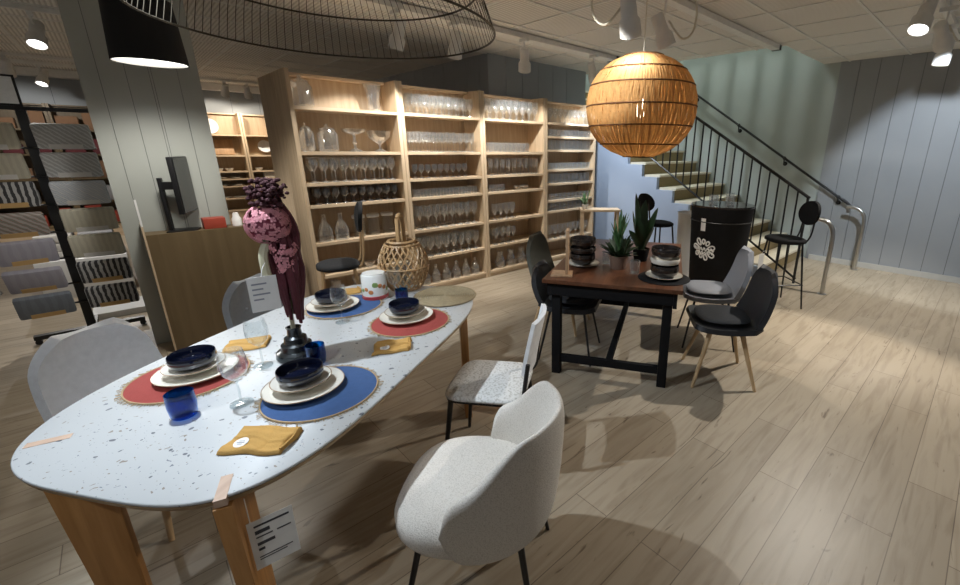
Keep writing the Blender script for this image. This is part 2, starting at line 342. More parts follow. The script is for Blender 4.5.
# ------------------------------------------------------------------ mesh building
class MB:
    def __init__(s): s.v = []; s.f = []; s.mi = []; s.m = 0
    def add(s, vs, fs):
        o = len(s.v); s.v += [tuple(v) for v in vs]
        s.f += [tuple(i + o for i in f) for f in fs]; s.mi += [s.m] * len(fs); return s
    def box(s, x0, x1, y0, y1, z0, z1, mat=None):
        vs = [Vector(p) for p in ((x0,y0,z0),(x1,y0,z0),(x1,y1,z0),(x0,y1,z0),(x0,y0,z1),(x1,y0,z1),(x1,y1,z1),(x0,y1,z1))]
        if mat: vs = [mat @ v for v in vs]
        return s.add(vs, [(0,3,2,1),(4,5,6,7),(0,1,5,4),(1,2,6,5),(2,3,7,6),(3,0,4,7)])
    def tube(s, pts, r, n=10, cap=True):
        pts = [Vector(p) for p in pts]; rs = r if isinstance(r, (list, tuple)) else [r] * len(pts)
        vs, fs = [], []; ref = None
        for i, p in enumerate(pts):
            t = (pts[min(i + 1, len(pts) - 1)] - pts[max(i - 1, 0)]).normalized()
            if ref is None:
                ref = Vector((0, 0, 1)) if abs(t.z) < 0.9 else Vector((1, 0, 0))
            a = (ref - t * ref.dot(t))
            if a.length < 1e-5: a = t.orthogonal()
            a.normalize(); b = t.cross(a); ref = a
            for k in range(n):
                q = 2 * PI * k / n; vs.append(p + (a * math.cos(q) + b * math.sin(q)) * rs[i])
        for i in range(len(pts) - 1):
            for k in range(n):
                k2 = (k + 1) % n
                fs.append((i*n+k, i*n+k2, (i+1)*n+k2, (i+1)*n+k))
        if cap:
            fs.append(tuple(range(n - 1, -1, -1))); fs.append(tuple(range((len(pts)-1)*n, len(pts)*n)))
        return s.add(vs, fs)
    def ring(s, c, R, r, n=48, m=6, axis=None, ry=None):
        c = Vector(c); vs, fs = [], []
        for i in range(n):
            q = 2*PI*i/n; d = Vector((math.cos(q), math.sin(q), 0))
            cc = Vector((d.x * R, d.y * (ry or R), 0))
            for k in range(m):
                w = 2*PI*k/m; vs.append(c + cc + d * r * math.cos(w) + Vector((0, 0, r * math.sin(w))))
        for i in range(n):
            for k in range(m):
                fs.append((i*m+k, ((i+1)%n)*m+k, ((i+1)%n)*m+(k+1)%m, i*m+(k+1)%m))
        return s.add(vs, fs)
    def lathe(s, prof, n=32, c=(0, 0, 0), wob=None):
        c = Vector(c); vs, fs, idx = [], [], []
        for r, z in prof:
            if r < 1e-6: idx.append([len(vs)]); vs.append(c + Vector((0, 0, z)))
            else:
                idx.append(list(range(len(vs), len(vs) + n)))
                for k in range(n):
                    q = 2*PI*k/n; rr = r * (wob(q, z) if wob else 1)
                    vs.append(c + Vector((rr*math.cos(q), rr*math.sin(q), z)))
        for a, b in zip(idx, idx[1:]):
            for k in range(n):
                k2 = (k+1) % n
                if len(a) == 1 and len(b) == 1: continue
                if len(a) == 1: fs.append((a[0], b[k2], b[k]))
                elif len(b) == 1: fs.append((a[k], a[k2], b[0]))
                else: fs.append((a[k], a[k2], b[k2], b[k]))
        return s.add(vs, fs)
    def prism(s, poly, z0, z1, mat=None):
        n = len(poly)
        vs = [Vector((x, y, z0)) for x, y in poly] + [Vector((x, y, z1)) for x, y in poly]
        if mat: vs = [mat @ v for v in vs]
        return s.add(vs, [tuple(range(n-1, -1, -1)), tuple(range(n, 2*n))] + [(i, (i+1)%n, n+(i+1)%n, n+i) for i in range(n)])
    def grid(s, fn, nu, nv, thick=0.0):
        """fn(u,v)->point on [0,1]^2, optional solid thickness along the normals"""
        P = [[Vector(fn(i/nu, j/nv)) for j in range(nv+1)] for i in range(nu+1)]
        vs = [p for row in P for p in row]; w = nv + 1
        fs = [(i*w+j, (i+1)*w+j, (i+1)*w+j+1, i*w+j+1) for i in range(nu) for j in range(nv)]
        if not thick: return s.add(vs, fs)
        nr = []
        for i in range(nu+1):
            for j in range(nv+1):
                a = P[min(i+1, nu)][j] - P[max(i-1, 0)][j]; b = P[i][min(j+1, nv)] - P[i][max(j-1, 0)]
                q = a.cross(b); nr.append(q.normalized() if q.length > 1e-9 else Vector((0, 0, 1)))
        o = len(vs); vs = vs + [p + k * thick for p, k in zip(vs, nr)]
        fs = [f[::-1] for f in fs] + [tuple(i + o for i in f) for f in fs]
        rim = [(i*w) for i in range(nu+1)] + [nu*w + j for j in range(1, nv+1)] + [i*w+nv for i in range(nu-1, -1, -1)] + [j for j in range(nv-1, 0, -1)]
        for a, b in zip(rim, rim[1:] + rim[:1]): fs.append((a, b, b + o, a + o))
        return s.add(vs, fs)
    def ball(s, c, r, n=8, m=6, sc=(1, 1, 1)):
        pr = [(math.sin(PI*i/m), -math.cos(PI*i/m)) for i in range(m+1)]
        t = MB(); t.lathe([(max(0, a) if 0 < i < m else 0, b) for i, (a, b) in enumerate(pr)], n)
        return s.add([Vector((v[0]*r*sc[0], v[1]*r*sc[1], v[2]*r*sc[2])) + Vector(c) for v in t.v], t.f)
    def xform(s, mat): s.v = [tuple(mat @ Vector(v)) for v in s.v]; return s
    def build(s, name, mat, parent=None, loc=None, rot=None, smooth=True, angle=40, bevel=0, subsurf=0):
        me = bpy.data.meshes.new(name); me.from_pydata(s.v, [], s.f)
        bm = bmesh.new(); bm.from_mesh(me)
        bmesh.ops.recalc_face_normals(bm, faces=bm.faces)
        if bevel:
            es = [e for e in bm.edges if len(e.link_faces) == 2 and e.calc_face_angle(0) > 0.6]
            bmesh.ops.bevel(bm, geom=es, offset=bevel, segments=2, affect='EDGES', profile=0.6)
        bm.to_mesh(me); bm.free()
        mats = mat if isinstance(mat, (list, tuple)) else [mat]
        for x in mats: me.materials.append(x)
        if len(mats) > 1 and not bevel:
            me.polygons.foreach_set('material_index', s.mi)
        if smooth:
            me.polygons.foreach_set('use_smooth', [True] * len(me.polygons))
            me.set_sharp_from_angle(angle=math.radians(angle))
        o = bpy.data.objects.new(name, me); COL.objects.link(o)
        if subsurf:
            md = o.modifiers.new('subdivision', 'SUBSURF'); md.levels = subsurf; md.render_levels = subsurf
        if parent: o.parent = parent
        if loc is not None: o.location = loc
        if rot is not None: o.rotation_euler = rot if isinstance(rot, (tuple, list, Euler)) else (0, 0, rot)
        return o
def tag(o, label, cat, group=None, kind=None):
    o['label'] = label; o['category'] = cat
    if group: o['group'] = group
    if kind: o['kind'] = kind
    return o
def thing(name, label, cat, loc=(0, 0, 0), rz=0.0, group=None):
    o = bpy.data.objects.new(name, None); COL.objects.link(o); o.empty_display_size = 0.1
    o.location = loc; o.rotation_euler = (0, 0, rz)
    return tag(o, label, cat, group)
def struct(o): o['kind'] = 'structure'; return o
def dup(o, parent=None):
    c = o.copy(); COL.objects.link(c)
    if parent: c.parent = parent
    for ch in [x for x in CH.get(o.name, [])]: dup(ch, c)
    return c
CH = {}
def index_children(root):
    CH[root.name] = list(root.children)
    for c in root.children: index_children(c)
def copy_of(root, loc, rz=0.0, label=None, group=None, scale=None):
    c = dup(root); c.location = loc; c.rotation_euler = (0, 0, rz)
    if label: c['label'] = label
    if group: c['group'] = group
    if scale: c.scale = scale
    return c
def spline(pts, n=8):
    """Catmull-Rom through points"""
    P = [Vector(p) for p in pts]; out = []
    for i in range(len(P) - 1):
        p0, p1, p2, p3 = P[max(i-1, 0)], P[i], P[i+1], P[min(i+2, len(P)-1)]
        for k in range(n):
            t = k / n
            out.append(0.5 * ((2*p1) + (p2-p0)*t + (2*p0-5*p1+4*p2-p3)*t*t + (3*p1-p0-3*p2+p3)*t**3))
    return out + [P[-1]]

# ------------------------------------------------------------------ the setting
CEIL = 2.81
struct(MB().box(-5, 7.6, -3.0, 11.9, -0.08, 0).build('floor', M['floor'], smooth=False))
OPX, OPY = 5.90, 2.12            # stairwell opening in the ceiling
c = MB()
c.box(-5, OPX, -3.0, 11.9, CEIL, CEIL + 0.12); c.box(OPX, 7.6, -3.0, OPY, CEIL, CEIL + 0.12)
struct(c.build('ceiling', M['ceil'], smooth=False))
g = MB()
for k in range(-6, 16):
    y = 1.13 + 0.665 * k
    if abs(y - 2.18) < 0.2: continue
    g.box(-5, 7.43 if y < OPY else OPX, y - 0.011, y + 0.011, CEIL - 0.009, CEIL)
for k in range(-10, 10):
    x = 1.325 + 0.625 * k
    g.box(x - 0.011, x + 0.011, -3.0, 11.9 if x < OPX else OPY, CEIL - 0.008, CEIL)
struct(g.build('trim_1', M['tbar'], smooth=False))
struct(MB().box(-5, OPX, 11.52, 11.9, 2.68, CEIL - 0.009).build('trim_2', M['tbar'], smooth=False))
# lighting rails (flat boxes under the ceiling)
def rail(x0, x1, y, w=0.06, h=0.045, label=''):
    r = thing('lighting_track', label, 'lighting track', ((x0 + x1) / 2, y, CEIL - h - 0.01))
    L = (x1 - x0) / 2
    MB().box(-L, L, -w/2, w/2, 0, h).build('track_body', M['tbar'], r, smooth=False)
    MB().box(L, L + 0.05, -w/2 - 0.005, w/2 + 0.005, -0.003, h).build('end_cap', M['black'], r, smooth=False)
rail(-2.5, 5.75, 2.18, 0.09, 0.05, 'pale ceiling track running over the two tables, black cap by the stairwell')
rail(-2.5, 6.6, 0.62, 0.05, 0.04, 'pale ceiling track nearest the right hand wall')
rail(1.2, 5.0, 4.02, 0.16, 0.05, 'wide pale ceiling track along the front of the glassware bookcases')
rail(-1.6, 0.4, 6.50, 0.05, 0.04, 'short pale ceiling track above the textile rack')
rail(-2.6, 3.2, 10.6, 0.05, 0.04, 'pale ceiling track in front of the far back shelves')
rail(-2.0, 0.2, 9.9, 0.05, 0.04, 'short pale ceiling track at the left edge, between rack and far shelves')

def panelled(x0, y0, x1, y1, z0, z1, pitch, mat, name, gap=0.006, t=0.02, off=0.0):
    """boards standing on a dark backing, along a wall line"""
    a, b = Vector((x0, y0, 0)), Vector((x1, y1, 0)); d = b - a; L = d.length; d /= L
    ang = math.atan2(d.y, d.x); mt = Matrix.Translation(a) @ Matrix.Rotation(ang, 4, 'Z')
    m = MB(); n = max(1, round((L - off) / pitch)); xs = [0.0] + [off + k * pitch for k in range(0 if off else 1, n)] + [L]
    xs = sorted(x for x in set(xs) if 0 <= x <= L)
    for p, q in zip(xs, xs[1:]):
        if q - p > 0.02: m.box(p + gap/2, q - gap/2, 0, t, z0, z1, mt)
    m.m = 1; m.box(0.03, L - 0.03, t * 0.4, t + 0.08, z0, z1, mt)
    return struct(m.build(name, [mat, M['groove']], smooth=False))
# right wall (x = 7.43), boards facing -x
panelled(7.43, OPY - 0.22, 7.43, -3.0, 0.0, CEIL, 0.235, M['panel_blue'], 'wall_right')
struct(MB().box(7.455, 7.56, OPY - 0.22, 6.6, 0, 5.6).build('wall_stairwell', M['stairwall'], smooth=False))
struct(MB().box(7.405, 7.43, -3.0, 1.86, 0, 0.075).build('baseboard_right', M['baseb'], smooth=False))
# block behind the bookcases: faces -x at 3.75 and -y at 5.05
panelled(3.75, 11.9, 3.75, 5.10, 0, CEIL, 0.30, M['panel_back'], 'wall_storeroom')
panelled(3.75, 5.10, 5.70, 5.10, 0, CEIL, 0.30, M['panel_back'], 'wall_back')
panelled(-5.0, 11.75, 3.75, 11.75, 0, CEIL, 0.5, M['panel_back'], 'wall_far')
# stair side wall (x = 5.75) painted light blue, and stairwell enclosure above the ceiling
struct(MB().box(5.72, OPX, OPY - 0.1, 6.6, CEIL + 0.121, 5.6).build('wall_stairwell_front', M['stairwall'], smooth=False))
struct(MB().box(OPX + .001, 7.45, OPY - 0.1, OPY, CEIL + 0.121, 5.6).build('wall_stairwell_right', M['stairwall'], smooth=False))
struct(MB().box(5.82, 7.45, 6.5, 6.6, 0, 5.6).build('wall_stairwell_back', M['stairwall'], smooth=False))
struct(MB().box(5.72, 7.45, OPY - .1, 6.6, 5.601, 5.7).build('ceiling_stairwell', M['stairwall'], smooth=False))
# panelled pillar
pm = MB()
for p, q in zip((-0.05, 0.055, 0.20, 0.33, 0.345, 0.50), (0.052, 0.197, 0.327, 0.342, 0.497, 0.63)):
    pm.box(p, q, 4.75, 4.77, 0, CEIL)
for p, q in zip((4.771, 4.95, 5.13, 5.30), (4.947, 5.127, 5.297, 5.43)):
    pm.box(-0.05, -0.03, p, q, 0, CEIL); pm.box(0.61, 0.63, p, q, 0, CEIL)
pm.m = 1; pm.box(-0.042, 0.622, 4.76, 5.43, 0, CEIL)
struct(pm.build('wall_pillar', [M['panel_green'], M['groove']], smooth=False))

# ------------------------------------------------------------------ staircase
NST = 15
ST0, DY, DZ = 1.98, 0.28, 0.178
SX0, SX1 = 5.80, 7.45
st = thing('staircase', 'open staircase of olive treads with pale nosings rising along the right wall', 'staircase', (SX0, ST0, 0))
for k in range(NST):
    y0, z = ST0 + k * DY, DZ * (k + 1)
    s_ = MB(); s_.box(0.02, SX1 - SX0 - .006, k*DY, (k+1)*DY, max(0, z - 0.36), z - 0.03)
    o = s_.build('riser', M['carpet'], st, smooth=False)
    n_ = MB(); n_.box(0.0, SX1 - SX0 - .006, k*DY - 0.025, (k+1)*DY - 0.026, z - 0.03, z)
    n_.build('tread', M['nosing'] if k % 1 == 0 else M['carpet'], st, smooth=False)
prof = [(0.0, 0.0)]
for k in range(NST):
    prof += [(k*DY, DZ*(k+1) - 0.03), ((k+1)*DY, DZ*(k+1) - 0.03)]
prof += [(NST*DY, 0.0)]
mt = Matrix(((0, 0, 1, 0), (1, 0, 0, 0), (0, 1, 0, 0), (0, 0, 0, 1)))
MB().prism(prof, -0.045, 0.019, mt).build('stringer', M['stairblue'], st, smooth=False)
# railing
def rail_z(y): return 1.097 + (y - 1.562) * 0.612
def low_z(y): return 0.07 + (y - 1.519) * 0.63
rl = thing('stair_railing', 'black metal balustrade on the open side of the staircase', 'railing', (5.75, 1.54, 0))
ys = [1.54, 4.55]
MB().tube([(0, ys[0]-1.54, rail_z(ys[0])), (0, ys[1]-1.54, rail_z(ys[1]))], 0.019, 8).build('top_rail', M['black'], rl)
MB().tube([(0, ys[0]-1.54, low_z(ys[0])), (0, ys[1]-1.54, low_z(ys[1]))], 0.014, 8).build('bottom_rail', M['black'], rl)
y = 1.56
while y < 4.55:
    MB().tube([(0, y-1.54, low_z(y) - (0.07 if y < 1.6 else 0)), (0, y-1.54, rail_z(y))], 0.0105 if y > 1.6 else 0.016, 8).build('baluster', M['black'], rl)
    y += 0.119
# wall handrail
hr = thing('wall_handrail', 'black tubular handrail on brackets along the stairwell wall', 'handrail', (7.35, 1.42, 0))
def hz(y): return 0.90 + (y - 1.47) * 0.643
MB().tube(spline([(0.0, 0.0, 0.83), (0, 0.03, 0.89), (0, 0.12, 0.955), (0, 0.3, hz(1.72)), (0, 3.2, hz(4.62))], 6), 0.018, 10).build('rail', M['black'], hr)
for y in (1.60, 2.42, 3.20, 4.02):
    b = MB(); b.tube(spline([(0, y-1.42, hz(y) - 0.01), (0.01, y-1.42, hz(y) - 0.07), (0.07, y-1.42, hz(y) - 0.085)], 4), 0.009, 8)
    b.tube([(0.065, y-1.42, hz(y)-0.085), (0.078, y-1.42, hz(y)-0.085)], 0.032, 12)
    b.ball((0, y-1.42, hz(y)), 0.028)
    b.build('bracket', M['black'], hr)
def hoop(loc, rz, label, sw=0.26):
    o = MB()
    o.tube(spline([(0, 0, 0), (0, -0.0, 0.35), (0, 0.0, 0.66), (0, 0.03, 0.79), (0, 0.11, 0.86), (0, sw, 0.875)], 8), 0.024, 12)
    o.tube([(0, 0, 0), (0, 0, 0.006)], 0.05, 16)
    tag(o.build('handrail_post', M['chrome'], loc=loc, rot=rz), label, 'handrail post', None)
hoop((5.62, 1.20, 0), 0.0, 'bent chrome tube post at the foot of the black balustrade', 0.30)
hoop((7.20, 1.20, 0), 0.0, 'bent chrome tube post standing by the blue panelled right wall', 0.24)

# ------------------------------------------------------------------ bookcases
BY, BD, BH = 4.45, 0.34, 2.25
def bookcase(x0, x1, tops, label, y0=BY, depth=BD, h=BH, t=0.035, rz=0.0, back=None, wood=None, shelfm=None):
    b = thing('bookcase', label, 'bookcase', ((x0 + x1)/2, y0, 0), rz)
    w = (x1 - x0)/2 - 0.002
    sm = wood or M['birch']
    for s in (-1, 1):
        MB().box(min(s*w, s*(w-t)), max(s*w, s*(w-t)), 0, depth, 0, h).build('side_panel', sm, b, smooth=False)
    MB().box(-w+t, w-t, depth-0.015, depth, 0.06, h-0.02).build('back_panel', back or M['birch_back'], b, smooth=False)
    for i, z in enumerate(tops):
        MB().box(-w+t, w-t, 0.004, depth-0.015, z-0.028, z).build('shelf', shelfm or M['birch_h'], b, smooth=False)
    MB().box(-w+t, w-t, depth-0.10, depth-0.015, h-0.025, h).build('top_rail', shelfm or M['birch_h'], b, smooth=False)
    MB().box(-w+t, w-t, 0.02, 0.04, 0.0, min(tops)-0.028).build('plinth', M['birch_h'], b, smooth=False)
    return b
T1 = [1.955, 1.570, 1.292, 1.090, 0.730, 0.405, 0.075]
T4 = [1.960, 1.782, 1.602, 1.335, 1.145, 0.908, 0.757, 0.340, 0.075]
UX = [1.165, 2.165, 3.165, 4.185, 5.235]
bookcase(UX[0], UX[1], T1, 'birch bookcase of glassware nearest the flower arrangement, leftmost of the four')
bookcase(UX[1], UX[2], T1, 'birch glassware bookcase, second from the left of the four, behind the bamboo lantern')
bookcase(UX[2], UX[3], T1, 'birch glassware bookcase, third from the left of the four')
bookcase(UX[3], UX[4], T4, 'birch glassware bookcase with nine close shelves, rightmost, by the blue wall')
bookcase(UX[0], UX[0] + 1.1, [0.1, 0.6, 1.1, 1.6, 2.0], 'deep birch bookcase back to back with the leftmost glassware bookcase, only its side showing', y0=BY + BD + 0.004 + 0.58, depth=0.575, rz=PI)
bpy.context.view_layer.update()

# glassware prototypes (profiles are single thin walls)
def gl(name, prof, mat, n=16):
    o = MB().lathe(prof, n).build(name, mat); COL.objects.unlink(o); return o
G = {}
G['wine'] = gl('wine_glass', [(0, 0.002), (0.034, 0.0), (0.032, 0.004), (0.006, 0.010), (0.004, 0.03), (0.004, 0.085), (0.012, 0.096), (0.034, 0.125), (0.038, 0.155), (0.030, 0.205)], M['shelfglass'])
G['goblet'] = gl('goblet', [(0, 0.002), (0.036, 0.0), (0.034, 0.005), (0.008, 0.012), (0.006, 0.05), (0.020, 0.062), (0.042, 0.095), (0.045, 0.13), (0.042, 0.165)], M['shelfglass'])
G['tumbler'] = gl('tumbler', [(0, 0.008), (0.030, 0.006), (0.032, 0.0), (0.036, 0.10)], M['shelfglass'])
G['short'] = gl('short_tumbler', [(0, 0.008), (0.032, 0.006), (0.035, 0.0), (0.041, 0.04), (0.040, 0.078)], M['shelfglass'])
G['flute'] = gl('champagne_flute', [(0, 0.002), (0.030, 0.0), (0.028, 0.004), (0.005, 0.01), (0.004, 0.08), (0.016, 0.10), (0.024, 0.14), (0.021, 0.225)], M['shelfglass'])
G['smoke'] = gl('smoked_wine_glass', [(0, 0.002), (0.034, 0.0), (0.032, 0.004), (0.006, 0.010), (0.004, 0.055), (0.014, 0.066), (0.037, 0.09), (0.040, 0.12), (0.033, 0.158)], M['smokeglass'])
G['jar'] = gl('glass_jar', [(0, 0.006), (0.050, 0.004), (0.056, 0.012), (0.056, 0.13), (0.045, 0.15), (0.045, 0.165)], M['shelfglass'], 20)
G['bottle'] = gl('glass_bottle', [(0, 0.006), (0.052, 0.004), (0.056, 0.012), (0.056, 0.10), (0.036, 0.15), (0.018, 0.18), (0.018, 0.235), (0.022, 0.24)], M['shelfglass'], 20)
G['bowl'] = gl('glass_bowl', [(0, 0.006), (0.035, 0.0), (0.04, 0.004), (0.075, 0.05), (0.082, 0.085)], M['shelfglass'], 20)
G['pitcher'] = gl('glass_carafe', [(0, 0.006), (0.055, 0.004), (0.06, 0.012), (0.075, 0.07), (0.055, 0.15), (0.038, 0.19), (0.05, 0.245)], M['shelfglass'], 20)
NAMES = dict(wine='clear stemmed wine glass', goblet='clear footed goblet', tumbler='clear straight tumbler', short='clear short tumbler', flute='clear champagne flute',
             smoke='smoky brown stemmed glass', jar='clear glass jar', bottle='clear glass bottle', bowl='clear glass bowl', pitcher='clear glass carafe')
CATS = dict(wine='wine glass', goblet='goblet', tumbler='tumbler', short='tumbler', flute='wine glass', smoke='wine glass', jar='jar', bottle='bottle', bowl='bowl', pitcher='carafe')
UN = ['leftmost', 'second', 'third', 'rightmost']
SN = ['top', 'second', 'third', 'fourth', 'fifth', 'sixth', 'seventh', 'eighth', 'ninth']
def fill(unit, si, kind, cols, rows=2, s=1.0, x0=0.0, x1=1.0, inverted=False, where='', jit=0.006):
    tops = T4 if unit == 3 else T1
    a, b = UX[unit] + 0.085, UX[unit+1] - 0.085
    xa, xb = a + (b - a) * x0, a + (b - a) * x1
    lab = f'{NAMES[kind]} on the {SN[si]} shelf of the {UN[unit]} glassware bookcase{where}'
    grp = f'{CATS[kind]}s on the {SN[si]} shelf of the {UN[unit]} bookcase' + (where and f',{where}')
    rk_ = dict(wine=.039, goblet=.0455, tumbler=.037, short=.042, flute=.031, smoke=.041, jar=.057, bottle=.057, bowl=.083, pitcher=.076)[kind]
    jit = 0.002; s = min(s, ((xb - xa)/cols - 0.012) / (2.06*rk_))
    hh_ = dict(wine=.205, goblet=.165, tumbler=.10, short=.078, flute=.225, smoke=.158, jar=.165, bottle=.24, bowl=.085, pitcher=.245)[kind]
    zf_ = dict(wine=1.15, goblet=1.4, tumbler=1.35, short=1.3, flute=1.3, smoke=1.2).get(kind, 1.0)
    zmax_ = ((tops[si-1] - .028 if si else BH + .02) - tops[si] - .02) / hh_
    for r in range(rows):
        for k in range(cols):
            o = G[kind].copy(); COL.objects.link(o)
            x = xa + (xb - xa) * (k + 0.5) / cols + random.uniform(-jit, jit)
            y = BY + rk_*s + 0.016 + r * (2.1*rk_*s + 0.008) + random.uniform(-jit, jit) * .5
            sc = s * random.uniform(0.985, 1.015)
            o.location = (x, y, tops[si] + (0.0005)); o.scale = (sc, sc, min(sc*zf_, zmax_)); o.rotation_euler = (0, 0, random.uniform(0, 6))
            tag(o, lab, CATS[kind], grp)
# unit 1 (display pieces on top, rows of stems, storage jars)
fill(0, 2, 'wine', 9, 2); fill(0, 3, 'smoke', 10, 2)
fill(0, 4, 'bottle', 2, 1, 1.1, 0.0, 0.36); fill(0, 5, 'bowl', 4, 1, 1.0, 0.30, 0.95)
fill(0, 6, 'pitcher', 4, 1, 1.0)
# unit 2
fill(1, 0, 'goblet', 9, 2, 1.1); fill(1, 1, 'wine', 10, 2, 1.15); fill(1, 2, 'smoke', 9, 1, 1.0, 0, 0.85)
fill(1, 3, 'short', 10, 2); fill(1, 4, 'wine', 8, 2, 1.1); fill(1, 5, 'goblet', 8, 2, 1.0); fill(1, 6, 'bottle', 6, 1, .9)
# unit 3
fill(2, 0, 'goblet', 8, 2, 1.15); fill(2, 1, 'tumbler', 9, 2, 1.0, 0, 0.8); fill(2, 2, 'flute', 9, 2, .68)
fill(2, 3, 'bowl', 2, 1, .8, 0.5, 0.8); fill(2, 3, 'short', 3, 1, .9, 0.0, 0.3); fill(2, 4, 'goblet', 4, 1, 1.15, 0.05, 0.5); fill(2, 5, 'wine', 4, 2, 0.9, 0.05, 0.5)
fill(2, 6, 'pitcher', 4, 1, 0.9, 0.1, 0.95)
# unit 4
fill(3, 0, 'goblet', 9, 1, .8); fill(3, 1, 'short', 10, 1, 1.0); fill(3, 2, 'tumbler', 10, 1, 1.0)
fill(3, 3, 'short', 10, 2, 0.95); fill(3, 4, 'tumbler', 10, 1, 1.0); fill(3, 5, 'short', 10, 1, 0.9); fill(3, 6, 'tumbler', 10, 1, 1.0); fill(3, 7, 'goblet', 8, 1, .9)
# display pieces of the leftmost bookcase
def lidded_jar(x, z, s, label, tall=0.24, r=0.085, lid='glass'):
    t = thing('lidded_jar', label, 'jar', (x, BY + 0.15, z + 0.001))
    MB().lathe([(0, 0.01), (r*.8, 0.0), (r, 0.02), (r, tall*.72), (r*.75, tall*.86), (r*.72, tall*.9)], 48, wob=lambda q, z: 1 + 0.03*math.cos(12*q)*math.cos(z*70)).build('jar_body', M['cutglass'], t)
    MB().lathe([(r*.78, tall*.9), (r*.78, tall*.93), (r*.3, tall*1.0), (r*.12, tall*1.04), (r*.2, tall*1.1), (0, tall*1.14)], 24).build('lid', M['cutglass'] if lid == 'glass' else M[lid], t)
    return t
lidded_jar(1.315, T1[0], 1, 'big clear biscuit jar at the left of the top shelf of the leftmost bookcase', 0.235, 0.095)
t = tag(MB().lathe([(0, 0.012), (0.05, 0.0), (0.055, 0.01), (0.05, 0.10), (0.062, 0.18), (0.085, 0.255), (0.08, 0.258)], 48, wob=lambda q, z: 1 + 0.04*math.cos(9*q)).build('cut_glass_vase', M['cutglass'], loc=(1.965, BY+.15, T1[0]+.001)), 'fluted clear glass vase at the right of the top shelf of the leftmost bookcase', 'vase')
lidded_jar(1.305, T1[1], 1, 'narrow clear lidded jar, first on the second shelf of the leftmost bookcase', 0.225, 0.062)
lidded_jar(1.485, T1[1], 1, 'wide clear lidded jar, second on the second shelf of the leftmost bookcase', 0.22, 0.088)
tag(MB().lathe([(0, 0.004), (0.065, 0.0), (0.06, 0.008), (0.014, 0.03), (0.012, 0.06), (0.022, 0.085), (0.012, 0.11), (0.014, 0.16), (0.10, 0.185), (0.115, 0.215)], 28).build('cake_stand', M['cutglass'], loc=(1.735, BY+.16, T1[1]+.001)), 'clear stemmed glass cake stand in the middle of the second shelf, leftmost bookcase', 'cake stand')
tag(MB().lathe([(0, 0.004), (0.06, 0.0), (0.055, 0.008), (0.013, 0.03), (0.012, 0.07), (0.05, 0.10), (0.10, 0.14), (0.118, 0.205)], 28).build('trifle_bowl', M['cutglass'], loc=(1.985, BY+.16, T1[1]+.001)), 'clear footed glass bowl at the right of the second shelf, leftmost bookcase', 'bowl')
for i, (x, w) in enumerate(((1.665, 'left'), (1.815, 'middle'), (1.965, 'right'))):
    t = thing('storage_jar', f'glass storage jar with flat white lid, {w} one of the three on the leftmost bookcase', 'jar', (x, BY + 0.13, T1[4] + 0.001))
    MB().lathe([(0, 0.006), (0.052, 0.0), (0.056, 0.01), (0.056, 0.185)], 24).build('jar_body', M['glass'], t)
    MB().lathe([(0, 0.186), (0.060, 0.186), (0.062, 0.192), (0.062, 0.212), (0.058, 0.218), (0, 0.218)], 24).build('lid', M['sticker'], t)

# far shelves along the back wall
for x0, lab in ((-2.6, 'far back wall shelf unit with dark red books, furthest left'), (-1.6, 'far back wall shelf unit with grey and red textiles, behind the rack'),
                (-0.6, 'far back wall shelf unit partly hidden by the pillar'), (1.03, 'far back wall shelf unit with plates, left of two beside the bookcase side'), (2.035, 'far back wall shelf unit with plates, right of two beside the bookcase side')):
    bookcase(x0, x0 + 1.0, [0.3, 0.55, 0.8, 0.95, 1.1, 1.42, 1.83] if x0 > 1 else [0.25, 0.65, 1.05, 1.45, 1.85], lab, y0=11.33, depth=0.35, wood=None if x0 > 1 else M['counter'], back=None if x0 > 1 else M['counter'], shelfm=None if x0 > 1 else M['counter'])
dk = [M['redbox'], plain('maroon_cloth', (0.13, 0.03, 0.035), 0.9), plain('mid_grey_cloth', (0.30, 0.30, 0.31), 0.9), plain('off_white_cloth', (0.55, 0.53, 0.49), 0.9), plain('brown_cloth', (0.20, 0.11, 0.06), 0.9)]
i = 0
for x0 in (-2.6, -1.6, -0.6):
    for si, z in enumerate([0.25, 0.65, 1.05, 1.45, 1.85]):
        for k in range(3):
            w_, h_ = random.uniform(0.10, 0.135), random.uniform(0.12, 0.33)
            m_ = dk[(i * 7 + k * 3 + si) % 5] if si != 4 else dk[4]
            o = MB().box(-w_, w_, 0, 0.22, 0, h_).build('folded_textile', m_, loc=(x0 + 0.19 + 0.31*k, 11.36, z + 0.001), bevel=0.012)
            tag(o, f'folded cloth on the {["lowest","second lowest","middle","second","top"][si]} shelf of the far unit {"furthest left" if x0 < -2 else "behind the rack" if x0 < -1 else "beside the pillar"}', 'textiles', f'cloth stacks on far shelf {["lowest","second lowest","middle","second","top"][si]} {"furthest left" if x0 < -2 else "behind the rack" if x0 < -1 else "beside the pillar"}'); i += 1
def disc_plate(loc, r, label, rot=(0, 0, 0), mat='plate', group=None):
    o = MB().lathe([(0, 0.004), (r*.6, 0.0), (r*.62, 0.005), (r, 0.022), (r*.985, 0.027), (r*.6, 0.011), (0, 0.009)], 28).build('plate', M[mat], loc=loc, rot=rot)
    return tag(o, label, 'plate', group)
disc_plate((1.52, 11.56, 1.985), 0.15, 'pale round plate propped upright on the top far shelf', (math.radians(78), 0, 0), 'whitefab')
tag(MB().box(-0.20, 0.20, -0.01, 0.01, 0, 0.30).build('serving_board', M['board'], loc=(1.66, 11.56, 1.431), rot=(math.radians(-10), 0, 0), bevel=0.006), 'light wooden serving board leaning on the far shelf below the blue plate', 'board')
disc_plate((2.42, 11.57, 1.60), 0.13, 'blue rimmed plate propped upright on the far shelf right of the wooden board', (math.radians(78), 0, 0), 'whitefab')
